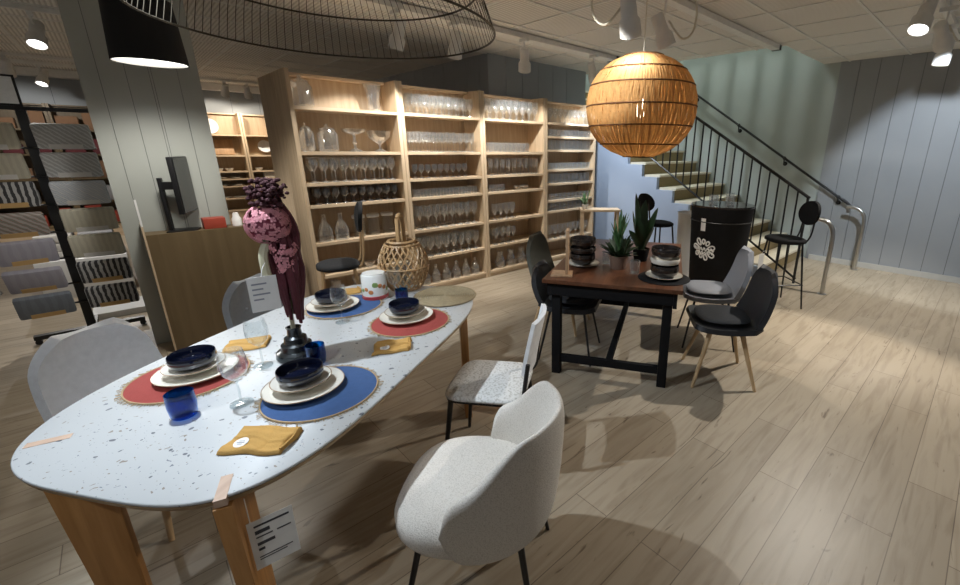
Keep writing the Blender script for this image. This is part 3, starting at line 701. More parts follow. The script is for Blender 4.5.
for k in range(5):
    x = 1.17 + 0.175 * k if k < 4 else 2.22
    o = MB().lathe([(0, 0.008), (0.045, 0.0), (0.075, 0.06), (0.07, 0.06), (0.04, 0.01), (0, 0.012)], 18).build('bowl', M['sticker'], loc=(x, 11.46, 1.101))
    tag(o, 'small white bowl in the row on the middle shelf of the far units', 'bowl', 'white bowls on the far shelf')
for z, g_ in ((0.801, 'upper'), (0.951, 'lower'), (0.551, 'lowest')):
    for k in range(3):
        disc_plate((1.25 + 0.27*k, 11.48, z), 0.12, f'cream plate lying on the {g_} plate shelf of the far units', (0, 0, 0), 'plate', f'plates on the {g_} far shelf')
tag(MB().box(-0.13, 0.13, -0.1, 0.1, 0, 0.11).build('storage_box', M['sticker'], loc=(2.42, 11.48, 0.951), bevel=0.01), 'white square box on the far shelf below the upright blue rimmed plate', 'box')

# ------------------------------------------------------------------ service counter with monitor
ct = thing('service_counter', 'brown wooden service counter in front of the grey pillar', 'counter', (0.05, 4.44, 0))
CW = 0.80
MB().box(0.012, CW, 0.0, 0.02, 0, 0.965).build('front_panel', M['counter'], ct, smooth=False)
MB().box(0.0, 0.011, 0.0, 0.29, 0, 1.03).build('end_panel', M['birch'], ct, smooth=False)
MB().box(CW + .001, CW + 0.02, 0.0, 0.29, 0, 1.0).build('end_panel', M['counter'], ct, smooth=False)
MB().box(0.012, CW, 0.021, 0.29, 0.925, 0.95).build('worktop', M['counter'], ct, smooth=False)
MB().box(0.0, 0.012, 0.0, 0.012, 1.031, 1.23).build('corner_post', M['white'], ct, smooth=False)
mo = thing('monitor', 'black screen turned sideways on a black stand on the service counter', 'monitor', (0.31, 4.60, 0.951), math.radians(70))
MB().box(-0.09, 0.09, -0.08, 0.10, 0, 0.012).build('foot', M['black'], mo, bevel=0.004)
MB().box(-0.022, 0.022, 0.075, 0.10, 0.012, 0.42).build('stand', M['black'], mo, bevel=0.004)
MB().box(-0.03, 0.03, -0.03, 0.075, 0.33, 0.39).build('mount', M['black'], mo, bevel=0.004)
MB().box(-0.17, 0.17, -0.065, -0.03, 0.15, 0.58).build('display_back', M['black'], mo, bevel=0.006)
MB().box(-0.16, 0.16, -0.069, -0.066, 0.16, 0.57).build('screen', M['screen'], mo, smooth=False)
tag(MB().box(-0.075, 0.075, -0.06, 0.06, 0, 0.085).build('box', M['redbox'], loc=(0.50, 4.62, 0.951), bevel=0.004), 'small red box beside the monitor on the counter', 'box')
tag(MB().lathe([(0, 0), (0.035, 0), (0.035, 0.06), (0.025, 0.075), (0.02, 0.11), (0, 0.11)], 16).build('tape_dispenser', M['sticker'], loc=(0.66, 4.63, 0.951)), 'small white bottle at the right of the red box on the counter', 'bottle')

# ------------------------------------------------------------------ white terrazzo table
TA = math.radians(34.0)
UV = Vector((math.cos(TA), math.sin(TA))), Vector((-math.sin(TA), math.cos(TA)))
def T(u, v): p = UV[0]*u + UV[1]*v; return (p.x, p.y)
TU, TV, TL, TW, TN = 1.565, 1.44, 0.912, 0.555, 4.2
TZ = 0.75
tc_ = T(TU, TV)
tb = thing('dining_table', 'long white terrazzo dining table with rounded corners, laid with red and blue mats', 'table', (tc_[0], tc_[1], 0), TA)
def superellipse(a, b, n, k=96):
    out = []
    for i in range(k):
        q = 2*PI*i/k; c, s = math.cos(q), math.sin(q)
        out.append((a * math.copysign(abs(c)**(2/n), c), b * math.copysign(abs(s)**(2/n), s)))
    return out
def slab(polyf, zs):
    """stack of outlines: list of (inset, z)"""
    m = MB(); vs = []; n = None
    for ins, z in zs:
        p = polyf(ins); n = len(p); vs += [(x, y, z) for x, y in p]
    k = len(zs); fs = [tuple(range(n-1, -1, -1)), tuple(range((k-1)*n, k*n))]
    for j in range(k-1):
        fs += [(j*n+i, j*n+(i+1) % n, (j+1)*n+(i+1) % n, (j+1)*n+i) for i in range(n)]
    return m.add(vs, fs)
def tp(ins):
    out = []
    for i in range(112):
        q = 2*PI*i/112; c, s = math.cos(q), math.sin(q)
        n = {(0, 1): 2.9, (0, 0): 4.4, (1, 0): 3.6, (1, 1): 3.6}[(int(c > 0), int(s > 0))]
        w = TW if s < 0 else 0.535
        out.append(((TL - ins) * math.copysign(abs(c)**(2/n), c), (w - ins) * math.copysign(abs(s)**(2/n), s)))
    return out
slab(tp, [(0.004, TZ-0.012), (0.0, TZ-0.008), (0.0, TZ-0.003), (0.003, TZ)]).build('tabletop', M['terrazzo'], tb, angle=60)
slab(tp, [(0.045, TZ-0.044), (0.006, TZ-0.026), (0.002, TZ-0.0125)]).build('edge_band', M['oak_edge'], tb, angle=60)
def plank_leg(u, v, ang, w=0.27, w2=0.19, th=0.042, inlay=True):
    m = MB(); d = 1
    poly = [(0.0, TZ-0.0265), (-w, TZ-0.0265), (-w*0.5 - w2*0.5 - 0.02, 0.0), (-w*0.5 + w2*0.5 - 0.02, 0.0)]
    mt = Matrix.Translation((u, v, 0)) @ Matrix.Rotation(ang, 4, 'Z') @ Matrix.Rotation(PI/2, 4, 'X')
    o = m.prism(poly, -th/2, th/2, mt).build('leg', M['oak'], tb, bevel=0.004)
    if inlay:
        m = MB(); mt = Matrix.Translation((u, v, 0)) @ Matrix.Rotation(ang, 4, 'Z')
        m.box(-0.10, 0.0, -0.014, 0.014, TZ-0.02, TZ+0.0012, mt); m.build('inlay', M['oak_inlay'], o, smooth=False)
    return o
plank_leg(-0.80, 0.335, math.radians(132), 0.155, 0.105)
plank_leg(-0.858, -0.425, math.radians(218), 0.22, 0.16)
plank_leg(0.575, -0.475, math.radians(207), 0.18, 0.14, inlay=False)
plank_leg(0.76, 0.37, math.radians(42), 0.22, 0.17)
def on_table(u, v): x, y = T(u, v); return x, y
# ---- table settings
def mat_round(x, y, z, r, mat, label, name='placemat', fringe=True, cat='placemat'):
    t = thing(name, label, cat, (x, y, z))
    MB().lathe([(0, 0), (r, 0), (r+0.001, 0.002), (r-0.002, 0.0045), (0, 0.005)], 56).build('mat_cloth', M[mat], t)
    if fringe:
        m = MB(); m.ring((0, 0, 0.0032), r + 0.003, 0.003, 64, 6)
        rr = random.Random(int(x*1000))
        for k in range(150):
            q = 2*PI*k/150 + rr.uniform(-0.02, 0.02); l = rr.uniform(0.008, 0.026); q2 = q + rr.uniform(-0.06, 0.06)
            m.tube([(r*math.cos(q), r*math.sin(q), 0.003), ((r+l)*math.cos(q2), (r+l)*math.sin(q2), 0.0018)], 0.0012, 4, False)
        m.build('fringe', M['jute'], t)
    return t
def plate(x, y, z, r, label, group=None):
    t = thing('plate', label, 'plate', (x, y, z), 0, group)
    MB().lathe([(0, 0.003), (r*.58, 0.0), (r*.62, 0.003), (r*.97, 0.017), (r, 0.0205), (r*.985, 0.022), (r*.94, 0.0195), (r*.6, 0.0085), (0, 0.0075)], 48).build('plate_body', M['plate'], t)
    MB().ring((0, 0, 0.0215), r*.99, 0.0016, 56, 6).build('rim', M['rim'], t)
    return t
def bowl(x, y, z, r, h, mat, label, cat='bowl'):
    o = MB().lathe([(0, 0.004), (r*.55, 0.0), (r*.62, 0.004), (r*.92, h*.28), (r, h*.6), (r*.985, h*.95), (r*.965, h), (r*.94, h*.95), (r*.95, h*.6), (r*.85, h*.3), (r*.5, 0.012), (0, 0.01)], 44).build('bowl', M[mat], loc=(x, y, z))
    return tag(o, label, cat)
Z0 = TZ + 0.0018
def setting(x, y, px, py, col, where, small=1.0):
    nm = {'redmat': 'brick red', 'bluemat': 'blue'}[col]
    mat_round(x, y, Z0, 0.188, col, f'round {nm} placemat with frayed jute edge, {where}')
    z = Z0 + 0.0055
    plate(px, py, z, 0.135, f'larger cream plate on the {nm} mat {where}')
    plate(px - .004, py + .006, z + 0.0095 + .0135, 0.10, f'smaller cream plate on the {nm} mat {where}')
    bowl(px - .004, py + .008, z + 0.0095 + 0.0225 + .0008, 0.077, 0.056, 'navy', f'navy bowl atop the {nm} mat {where}')
setting(0.045, 2.075, 0.07, 2.075, 'redmat', 'near left on the white table')
setting(0.375, 1.605, 0.335, 1.66, 'bluemat', 'near right on the white table')
setting(0.925, 2.005, 0.93, 2.055, 'redmat', 'far right on the white table')
setting(0.765, 2.475, 0.71, 2.49, 'bluemat', 'far left, beyond the vase')
# folded napkins
def napkin(x, y, rz, label, w=0.17, d=0.115, h=0.022, sticker=(-0.045, -0.03), seed=1):
    t = thing('napkin', label, 'napkin', (x, y, Z0 + .0005), rz)
    r = random.Random(seed)
    ph = [r.uniform(0, 6) for _ in range(4)]
    def top(u, v):
        X = (u-.5)*w; Y = (v-.5)*d
        e = min(u, 1-u, v, 1-v); roll = min(1, e*15)
        st_ = 0.62 + 0.38/(1 + math.exp(-70*(v - .42 - .10*math.sin(u*3 + ph[0]))))       # upper fold lying on the lower one
        cr_ = 0.10*math.sin(u*11 + v*6 + ph[0]) + .07*math.sin(v*23 + u*5 + ph[1]) - .12*math.exp(-((u - .62 - .08*math.sin(v*5))/.03)**2)
        z = h*math.sqrt(max(0, 1-(1-roll)**2)) * (0.85*st_ + cr_*.8) + 0.001
        X += 0.004*math.sin(v*9+ph[2]) + .010*(v - .5); Y += 0.004*math.sin(u*10+ph[3])
        return (X, Y, z)
    m = MB(); m.grid(top, 56, 44)
    m.grid(lambda u, v: (top(u, v)[0], top(u, v)[1], 0.0), 56, 44)
    m.build('napkin_cloth', M['mustard'], t, angle=80)
    f = MB()
    for k in range(3):   # visible layers of the fold at the right hand side
        f.tube(spline([(w*.47, -d*.42, 0.005 + .005*k), (w*.50, 0, 0.006 + .005*k), (w*.46, d*.43, 0.005 + .005*k)], 6), 0.0035, 6)
    f.build('fold', M['mustard'], t)
    if sticker:
        zc = top(.5 + sticker[0]/w, .5 + sticker[1]/d)[2] + 0.003
        s_ = MB().lathe([(0, 0), (0.020, 0), (0.020, 0.0012), (0, 0.0012)], 24).build('sticker', M['sticker'], t, loc=(sticker[0], sticker[1], zc), rot=(0.12, -0.05, 0))
        MB().box(-0.012, 0.012, -0.003, 0.0, 0.0013, 0.0018).box(-0.009, 0.009, 0.004, 0.006, 0.0013, 0.0018).box(-0.007, 0.007, -0.009, -0.007, 0.0013, 0.0018).build('print', M['print_'], s_, smooth=False)
napkin(0.150, 1.425, math.radians(-45), 'folded mustard napkin with round white sticker at the nearest edge of the table', 0.185, 0.115, 0.024, (-0.045, -0.022), 3)
napkin(0.722, 1.775, math.radians(-25), 'folded mustard napkin with sticker beside the far right red mat', 0.155, 0.11, 0.024, (-0.03, -0.025), 5)
napkin(0.262, 2.255, math.radians(-20), 'mustard napkin behind the near left red mat, before the tall flowers', 0.165, 0.12, 0.017, None, 8)
napkin(0.86, 2.715, math.radians(-10), 'mustard napkin at the far end of the table, beside the printed tin', 0.16, 0.10, 0.014, None, 11)
# drinking glasses
def tumbler_blue(x, y, z, label, r=0.040, h=0.088, name='blue_tumbler'):
    t = thing(name, label, 'glass', (x, y, z))
    MB().lathe([(0, 0.006), (r*.80, 0.0), (r*.9, 0.004), (r, h*.5), (r*.97, h), (r*.93, h), (r*.95, h*.5), (r*.82, 0.012), (0, 0.012)], 36).build('glass_body', M['blueglass'], t)
    return t
tumbler_blue(0.0, 1.765, Z0, 'cobalt blue tumbler in front of the near left red mat')
tumbler_blue(0.437, 1.862, Z0, 'cobalt blue tumbler standing at the foot of the dark vase', 0.038, 0.082)
tumbler_blue(1.035, 2.325, Z0, 'cobalt blue tumbler standing at the far right behind the red mat', 0.036, 0.078)
def wine(x, y, label, s=1.0, ribbed=False):
    t = thing('wine_glass', label, 'wine glass', (x, y, Z0)); t.scale = (s, s, s)
    MB().lathe([(0, 0.004), (0.036, 0.0), (0.035, 0.003), (0.008, 0.008), (0, 0.009)], 32).build('foot', M['glass'], t)
    MB().lathe([(0.0045, 0.008), (0.0036, 0.03), (0.0034, 0.08), (0.006, 0.092)], 12).build('stem', M['glass'], t)
    MB().lathe([(0.002, 0.091), (0.016, 0.097), (0.034, 0.118), (0.041, 0.145), (0.040, 0.17), (0.034, 0.205)], 44, wob=(lambda q, z: 1 + 0.035*math.cos(18*q)) if ribbed else None).build('glass_bowl', M['glass'] if not ribbed else M['shelfglass'], t)
wine(0.150, 1.720, 'ribbed wine glass between the near red and blue mats', 1.0, True)
wine(0.270, 1.985, 'clear wine glass standing left of the dark vase', 1.0)
wine(0.672, 2.245, 'clear wine glass between the vase and the far blue mat', 0.95)
wine(1.035, 2.415, 'clear wine glass beside the printed tin at the far end', 0.9)
# printed tin
tn = thing('biscuit_tin', 'white round tin with fruit print and red base at the far end of the table', 'tin', (0.955, 2.505, Z0))
MB().lathe([(0, 0.0), (0.070, 0.0), (0.070, 0.145), (0.066, 0.15), (0, 0.15)], 40).build('tin_body', M['tin'], tn)
MB().lathe([(0.0705, 0.004), (0.073, 0.006), (0.073, 0.024), (0.0705, 0.026)], 40).build('base_band', M['tinred'], tn)
rr = random.Random(4)
for k in range(9):
    q = math.radians(-175 + 22*k); z = rr.uniform(0.05, 0.10)
    d = MB().lathe([(0, 0), (0.012 + rr.uniform(0, .006), 0), (0.010, 0.0015), (0, 0.0015)], 12)
    d.xform(Matrix.Translation((0.0695*math.cos(q), 0.0695*math.sin(q), z)) @ Matrix.Rotation(q, 4, 'Z') @ Matrix.Rotation(PI/2, 4, 'Y'))
    d.build('printed_fruit', M['tinorange'] if k % 3 else M['tingreen'], tn)
MB().lathe([(0, 0.1501), (0.062, 0.1501), (0.062, 0.156), (0, 0.157)], 32).build('lid', M['tin'], tn)
# seagrass mat hanging over the far right corner
t = thing('seagrass_placemat', 'round woven seagrass mat overhanging the far right table corner', 'placemat', (1.262, 2.232, Z0))
m = MB()
for k in range(13): m.ring((0, 0, 0.0065), 0.010 + 0.0142*k, 0.0066, 56, 6)
m.build('woven_coil', M['seagrass'], t)
# bamboo lantern
ln = thing('bamboo_lantern', 'woven bamboo lantern with upright handle at the far end of the table', 'lantern', (1.175, 2.565, Z0), 0.6)
def lr(z):  # profile of the belly
    t = z / 0.30
    return 0.075 + 0.075 * math.sin(PI * min(1, max(0, t*0.93 + 0.03))) ** 0.8
m = MB()
for s in (-1, 1):
    for k in range(22):
        pts = []
        for j in range(15):
            z = 0.006 + 0.285*j/14; q = 2*PI*k/22 + s * 1.25 * j/14
            rr_ = lr(z) + s*0.002*math.cos(j*2.2)
            pts.append((rr_*math.cos(q), rr_*math.sin(q), z))
        m.tube(pts, 0.0052, 5, False)
m.build('weave', M['bamboo'], ln)
m = MB()
for z in (0.006, 0.15, 0.288): m.ring((0, 0, z), lr(z) + 0.002, 0.0065, 48, 6)
m.ring((0, 0, 0.305), 0.078, 0.010, 40, 6); m.build('hoop', M['bamboo'], ln)
m = MB()
for s in (-1, 1):
    m.tube(spline([(s*0.030, 0, 0.30), (s*0.030, 0, 0.40), (s*0.026, 0, 0.45)], 5), 0.014, 8)
m.tube(spline([(-0.026, 0, 0.45), (0, 0, 0.468), (0.026, 0, 0.45)], 6), 0.014, 8)
m.build('handle', M['bamboo'], ln)
MB().lathe([(0, 0.008), (0.05, 0.008), (0.05, 0.17), (0.045, 0.172), (0.045, 0.02), (0, 0.02)], 24).build('candle_glass', M['glass'], ln)

# vase with maroon flower
vs_ = thing('flower_vase', 'dark stepped metal vase on the white table holding the tall maroon flower', 'vase', (0.40, 1.985, Z0))
MB().lathe([(0, 0), (0.078, 0), (0.082, 0.008), (0.080, 0.028), (0.060, 0.036), (0.058, 0.060), (0.046, 0.066), (0.042, 0.090), (0.028, 0.098), (0.026, 0.125), (0.030, 0.135), (0.024, 0.136), (0.020, 0.10), (0, 0.098)], 40).build('vase_body', M['darkmetal'], vs_)
fl = thing('flower', 'tall drooping maroon flower with pink blossoms standing in the dark vase', 'flower', (0.40, 1.985, Z0 + 0.1))
m = MB()
m.tube(spline([(0.0, 0, 0.0), (0.0, 0, 0.10), (0.02, 0.0, 0.30), (0.03, 0.0, 0.50), (0.0, 0.0, 0.60)], 6), 0.009, 8)
m.build('stem', M['stem'], fl)
rr = random.Random(12)
m = MB()
# long hanging maroon leaves wrapped around the stem
for k in range(64):
    q = rr.uniform(0, 2*PI); topz = rr.uniform(0.36, 0.60); bz = rr.uniform(0.05, 0.24); r0 = rr.uniform(0.01, 0.047)
    cx0 = 0.018
    pts = spline([(cx0*0.8 + r0*.6*math.cos(q), r0*.6*math.sin(q), topz), (cx0 + r0*1.15*math.cos(q+.3), r0*1.15*math.sin(q+.3), topz*.62 + bz*.38), (0.014 + 0.027*math.cos(q+.5), 0.027*math.sin(q+.5), bz)], 5)
    n = len(pts)
    m.tube(pts, [0.003 + 0.0105*math.sin(PI*(i+.6)/(n+.4)) for i in range(n)], 6)
m.build('hanging_leaf', M['wine'], fl)
m = MB()
for k in range(210):
    q = rr.uniform(0, 2*PI); z = rr.uniform(0.545, 0.645); r0 = rr.uniform(0, 0.07) * math.sqrt(max(0.05, 1 - ((z-0.59)/0.075)**2))
    m.ball((-0.005 + r0*math.cos(q), r0*math.sin(q), z), rr.uniform(0.006, 0.013), 6, 4, (1, 1, .8))
m.build('maroon_head', M['maroon'], fl)
m = MB()
for k in range(480):
    if k < 370:
        a, b_ = rr.uniform(0, 2*PI), rr.uniform(-1, 1); w = math.sqrt(1-b_*b_)
        cpt = Vector((-0.022 + 0.074*w*math.cos(a), -0.004 + 0.070*w*math.sin(a), 0.475 + 0.075*b_))
        ax = (cpt - Vector((-0.022, -0.004, 0.475))).normalized()
    else:
        a, b_ = rr.uniform(0, 2*PI), rr.uniform(0, 1)
        cpt = Vector((0.012 + 0.05*math.cos(a)*(1-b_*.5), -0.025 + 0.045*math.sin(a)*(1-b_*.5), 0.40 - 0.12*b_)); ax = Vector((math.cos(a), math.sin(a), .2)).normalized()
    for p_ in range(4):   # four-petalled floret
        d = ax.orthogonal().normalized(); d.rotate(Matrix.Rotation(PI/2*p_ + a, 3, ax)); e = ax.cross(d)
        c0 = cpt + ax*0.002; L_ = 0.0135
        m.add([c0, c0 + d*L_*.55 + e*L_*.42 + ax*.003, c0 + d*L_ + ax*.001, c0 + d*L_*.55 - e*L_*.42 + ax*.003], [(0, 1, 2, 3)])
m.build('pink_blossom', M['pink'], fl)
m = MB()
m.ball((-0.022, -0.004, 0.475), 0.066, 14, 10, (1.02, .97, 1.0)); m.build('blossom_heart', M['pinkdeep'], fl)
m = MB(); m.tube(spline([(-0.055, -0.03, 0.24), (-0.065, -0.04, 0.31), (-0.06, -0.03, 0.37), (-0.03, -0.01, 0.42)], 5), [0.016]*15 + [0.010], 8)
m.build('pale_stalk', M['stem'], fl)
tgx = thing('price_card', 'white printed card hanging on the tall flower above the white table', 'card', (0.305, 1.880, 1.015), math.radians(-6))
MB().box(-0.047, 0.047, -0.001, 0.001, 0.0, 0.135).build('card', M['sticker'], tgx, smooth=False)
m = MB()
for k, w_ in enumerate((0.030, 0.022, 0.034, 0.02)): m.box(-0.035, -0.035 + w_*1.6, -0.0016, -0.0011, 0.105 - 0.02*k, 0.111 - 0.02*k)
m.build('print', M['print_'], tgx, smooth=False)
MB().tube(spline([(0, 0, 0.133), (0.01, 0.02, 0.16), (0.025, 0.05, 0.175)], 5), 0.0012, 5).build('string', M['sticker'], tgx)

# price tag hanging from the table edge
pt = thing('price_tag', 'white printed price tag hanging below the near edge of the white table', 'price tag', (0.112, 1.262, 0.455), math.radians(-4))
MB().box(-0.055, 0.055, -0.001, 0.001, 0.0, 0.165).build('card', M['sticker'], pt, smooth=False)
m = MB()
for z, x0, x1, h_ in ((0.146, -.04, .045, .006), (0.125, -.04, -.005, .012), (0.108, -.04, .0, .004), (0.108, .01, .045, .004), (0.085, -.04, .002, .010), (0.066, -.04, -.025, .008), (0.04, -.042, .04, .003), (0.032, -.042, .025, .003)):
    m.box(x0, x1, -0.0018, -0.0011, z - h_/2, z + h_/2)
m.build('print', M['ink'], pt, smooth=False)
MB().tube(spline([(-0.045, 0, 0.163), (-0.045, 0.006, 0.20), (-0.045, 0.012, 0.24)], 5), 0.0015, 5).build('string', M['sticker'], pt)

# ------------------------------------------------------------------ chairs
def legs4(parent, pts, r0, r1, mat, name='leg', foot=True):
    for (a, b) in pts:
        MB().tube([a, b], [r0, r1], 10).build(name, mat, parent)
def boucle_chair(x, y, rz, label):
    """tub chair: rounded seat, wrapped back; +y is the way it faces"""
    t = thing('tub_armchair', label, 'armchair', (x, y, 0), rz)
    # seat cushion: superellipse slab, domed
    def sh(ins): return [(px, py + 0.015) for px, py in superellipse(0.262 - ins, 0.262 - ins, 2.7, 64)]
    slab(sh, [(0.05, 0.345), (0.012, 0.36), (0.0, 0.385), (0.0, 0.425), (0.012, 0.452), (0.045, 0.468), (0.11, 0.476), (0.2, 0.478)]).build('seat', M['boucle'], t, angle=80)
    # wrap-around back: sweep around an arc, height falls towards the ends
    n = 60; a0, a1 = math.radians(172), math.radians(358)
    def shell(u, v):
        a = a0 + (a1 - a0)*u; e = abs(u - .5)*2
        q_ = min(1, max(0, (e - .40)/.5)); top = 0.79 - 0.05*e**2 - 0.145*q_*q_*(3 - 2*q_)
        bot = 0.335 + 0.03*e**4
        # rounded end: close the height at the extreme
        cap = math.sqrt(max(0, 1 - max(0, (e - .86)/.14)**2)); mid = (top*.5 + bot*.5); hh = (top - bot)/2*max(.02, cap)
        return a, mid - hh, mid + hh, e
    def pt_(u, w):
        a, zb, zt, e = shell(u, 0)
        q = 2*PI*w; c_, s_ = math.cos(q), math.sin(q)
        th = 0.036
        hh = (zt - zb)/2
        z = (zt + zb)/2 + hh*math.copysign(abs(s_)**0.45, s_)
        lean = 0.05*((z - 0.4)/0.4)*(1 - e*.6)
        taper = 1.0 - .45*max(0, (z - .55)/.3)
        R = 0.260 + lean + th*taper*math.copysign(abs(c_)**0.8, c_)
        return (R*math.cos(a)*0.95, R*math.sin(a)*1.0 + 0.01, z)
    m = MB(); nu, nw = 64, 36
    vs = [pt_(i/nu, k/nw) for i in range(nu+1) for k in range(nw)]
    fs = [(i*nw+k, (i+1)*nw+k, (i+1)*nw+(k+1) % nw, i*nw+(k+1) % nw) for i in range(nu) for k in range(nw)]
    fs += [tuple(range(nw-1, -1, -1)), tuple(range(nu*nw, nu*nw+nw))]
    m.add(vs, fs); m.build('backrest', M['boucle'], t, angle=80)
    legs4(t, [((sx*0.17, sy*0.16 - (.02 if sy < 0 else 0), 0.352), (sx*0.225, sy*0.235, 0.0)) for sx in (-1, 1) for sy in (-1, 1)], 0.012, 0.008, M['black'])
    MB().box(-0.17, 0.17, -0.17, 0.17, 0.33, 0.345).build('seat_frame', M['black'], t, smooth=False)
    return t
FA = math.radians(124 - 90)
boucle_chair(0.715, 1.12, math.radians(41), 'cream bouclé tub armchair with thin black legs in the foreground')

def tweed_chair(x, y, rz, label):
    t = thing('dining_chair', label, 'chair', (x, y, 0), rz)
    def sh(ins): return [(px, py) for px, py in superellipse(0.205 - ins, 0.20 - ins, 5.5, 64)]
    slab(sh, [(0.02, 0.437), (0.0, 0.443), (0.0, 0.455), (0.012, 0.464), (0.05, 0.468), (0.12, 0.469)]).build('seat', M['tweed'], t, angle=80)
    slab(sh, [(0.012, 0.425), (0.004, 0.429), (0.004, 0.4425)]).build('seat_frame', M['black'], t)
    # curved backrest held on two short arms
    def bk(u, v):
        a = (u - .5)*1.1; z = 0.57 + 0.27*v
        return (0.26*math.sin(a), -0.215 - 0.055*v**1.2 + 0.17*(1 - math.cos(a)), z + 0.012*math.cos(a*2)*v)
    m = MB(); m.grid(bk, 24, 10, 0.020); m.build('backrest', M['whitefab'], t, angle=60)
    for s in (-1, 1):
        m = MB(); m.tube(spline([(s*0.16, -0.17, 0.432), (s*0.175, -0.205, 0.47), (s*0.165, -0.215, 0.54), (s*0.155, -0.228, 0.64)], 6), 0.011, 8); m.build('back_support', M['black'], t)
    legs4(t, [((sx*0.165, sy*0.16, 0.43), (sx*0.205, sy*0.21, 0.0)) for sx in (-1, 1) for sy in (-1, 1)], 0.014, 0.009, M['black'])
    return t
tweed_chair(1.175, 1.665, math.radians(38), 'speckled pale seat dining chair with black legs between the two tables')

def shell_back_chair(x, y, rz, label, fab, leg, wooden=False, top=0.83, width=0.25, tufts=False):
    """upholstered shell chair: seat pan curving up into a rounded back"""
    t = thing('dining_chair', label, 'chair', (x, y, 0), rz)
    def f(u, v):
        # v 0 front edge .. 1 top of back
        w = width * (1 - 0.18*max(0, (v - .55)/.45)**2)
        X = (u - .5)*2
        if v < 0.5:
            q = v/0.5; y_ = 0.22 - 0.42*q; z = 0.455 - 0.018*math.sin(PI*q) + 0.02*abs(X)**2.5
        else:
            q = (v - .5)/.5; y_ = -0.20 - 0.075*math.sin(q*PI/2) + 0.05*abs(X)**2*(1 - .3*q); z = 0.455 + (top - 0.455)*q**1.15
            z += 0.02*abs(X)**2.5*(1 - q)
        # round the corners
        edge = 1.0
        if v > .84: edge = math.sqrt(max(0.0, 1 - ((v - .84)/.16)**2*.72))
        if v < .10: edge = math.sqrt(max(0.0, 1 - ((.10 - v)/.10)**2*.4))
        return (X*w*edge, y_, z)
    m = MB(); m.grid(f, 20, 40, 0.035); o = m.build('shell', fab, t, angle=75)
    if tufts:
        for X, q in ((-.1, .35), (.1, .35), (0, .65), (-.1, .65), (.1, .65), (0, .35)):
            p = f(.5 + X/(2*width), .5 + q/2); MB().ball((p[0], p[1] + 0.036, p[2]), 0.010, 8, 6).build('button', fab, t)
    lm = leg
    if wooden:
        legs4(t, [((sx*0.11, sy*0.10, 0.425), (sx*0.215, sy*0.215 , 0.0)) for sx in (-1, 1) for sy in (-1, 1)], 0.019, 0.011, lm)
        m = MB(); 
        for s in (-1, 1): m.box(-0.02, 0.02, -0.16, 0.16, 0.415, 0.437, Matrix.Rotation(s*PI/4, 4, 'Z'))
        m.build('leg_mount', M['black'], t, smooth=False)
    else:
        legs4(t, [((sx*0.13, sy*0.13, 0.432), (sx*0.22, sy*0.21, 0.0)) for sx in (-1, 1) for sy in (-1, 1)], 0.010, 0.008, lm)
        m = MB(); m.box(-0.14, 0.14, -0.14, 0.14, 0.422, 0.434); m.build('seat_frame', M['black'], t, smooth=False)
    return t
FB = math.radians(34 + 180)        # facing -v
wx, wy = T(1.31, 2.10)
shell_back_chair(wx, wy, FB, 'white upholstered dining chair on the left side of the white table, nearest the rack', M['whitefab'], M['beech'], True, 0.835, width=0.225)
wx, wy = T(2.10, 2.06)
shell_back_chair(wx, wy, FB, 'grey buttoned dining chair on the left side of the white table, before the counter', M['greyfab'], M['black'], False, 0.835, width=0.215, tufts=True)

# ------------------------------------------------------------------ dark dining table
DA = math.radians(30.4)
dU, dV = Vector((math.cos(DA), math.sin(DA))), Vector((-math.sin(DA), math.cos(DA)))
D0 = Vector((2.425, 1.285))
def D(s, w): p = D0 + dU*s + dV*w; return (p.x, p.y)
DL, DWID = 1.50, 0.95
dc = D(DL/2, DWID/2)
dt = thing('dining_table', 'dark walnut dining table with black trestle frame under the rattan pendant', 'table', (dc[0], dc[1], 0), DA)
MB().box(-DL/2, DL/2, -DWID/2, DWID/2, 0.722, 0.75).build('tabletop', M['walnut'], dt, bevel=0.004)
m = MB(); a_, b_ = DL/2 - 0.03, DWID/2 - 0.03
m.box(-a_+.001, a_-.001, -b_, -b_+0.025, 0.61, 0.7215); m.box(-a_+.001, a_-.001, b_-0.025, b_, 0.63, 0.7215); m.box(-a_, -a_+0.025, -b_+.026, b_-.026, 0.63, 0.7215); m.box(a_-0.025, a_, -b_+.026, b_-.026, 0.63, 0.7215)
m.build('apron', M['blackmat'], dt, smooth=False)
for sx in (-1, 1):
    for sy in (-1, 1):
        x_, y_ = sx*(a_ - 0.058), sy*(b_ - 0.058)
        MB().box(x_-0.032, x_+0.032, y_-0.032, y_+0.032, 0, 0.7215).build('leg', M['blackmat'], dt, bevel=0.004)
    x_ = sx*(a_ - 0.058)
    MB().box(x_-0.018, x_+0.018, -b_+0.091, b_-0.091, 0.095, 0.15).build('stretcher', M['blackmat'], dt, smooth=False)
MB().box(-a_+0.077, a_-0.077, -0.022, 0.022, 0.10, 0.145).build('stretcher', M['blackmat'], dt, smooth=False)

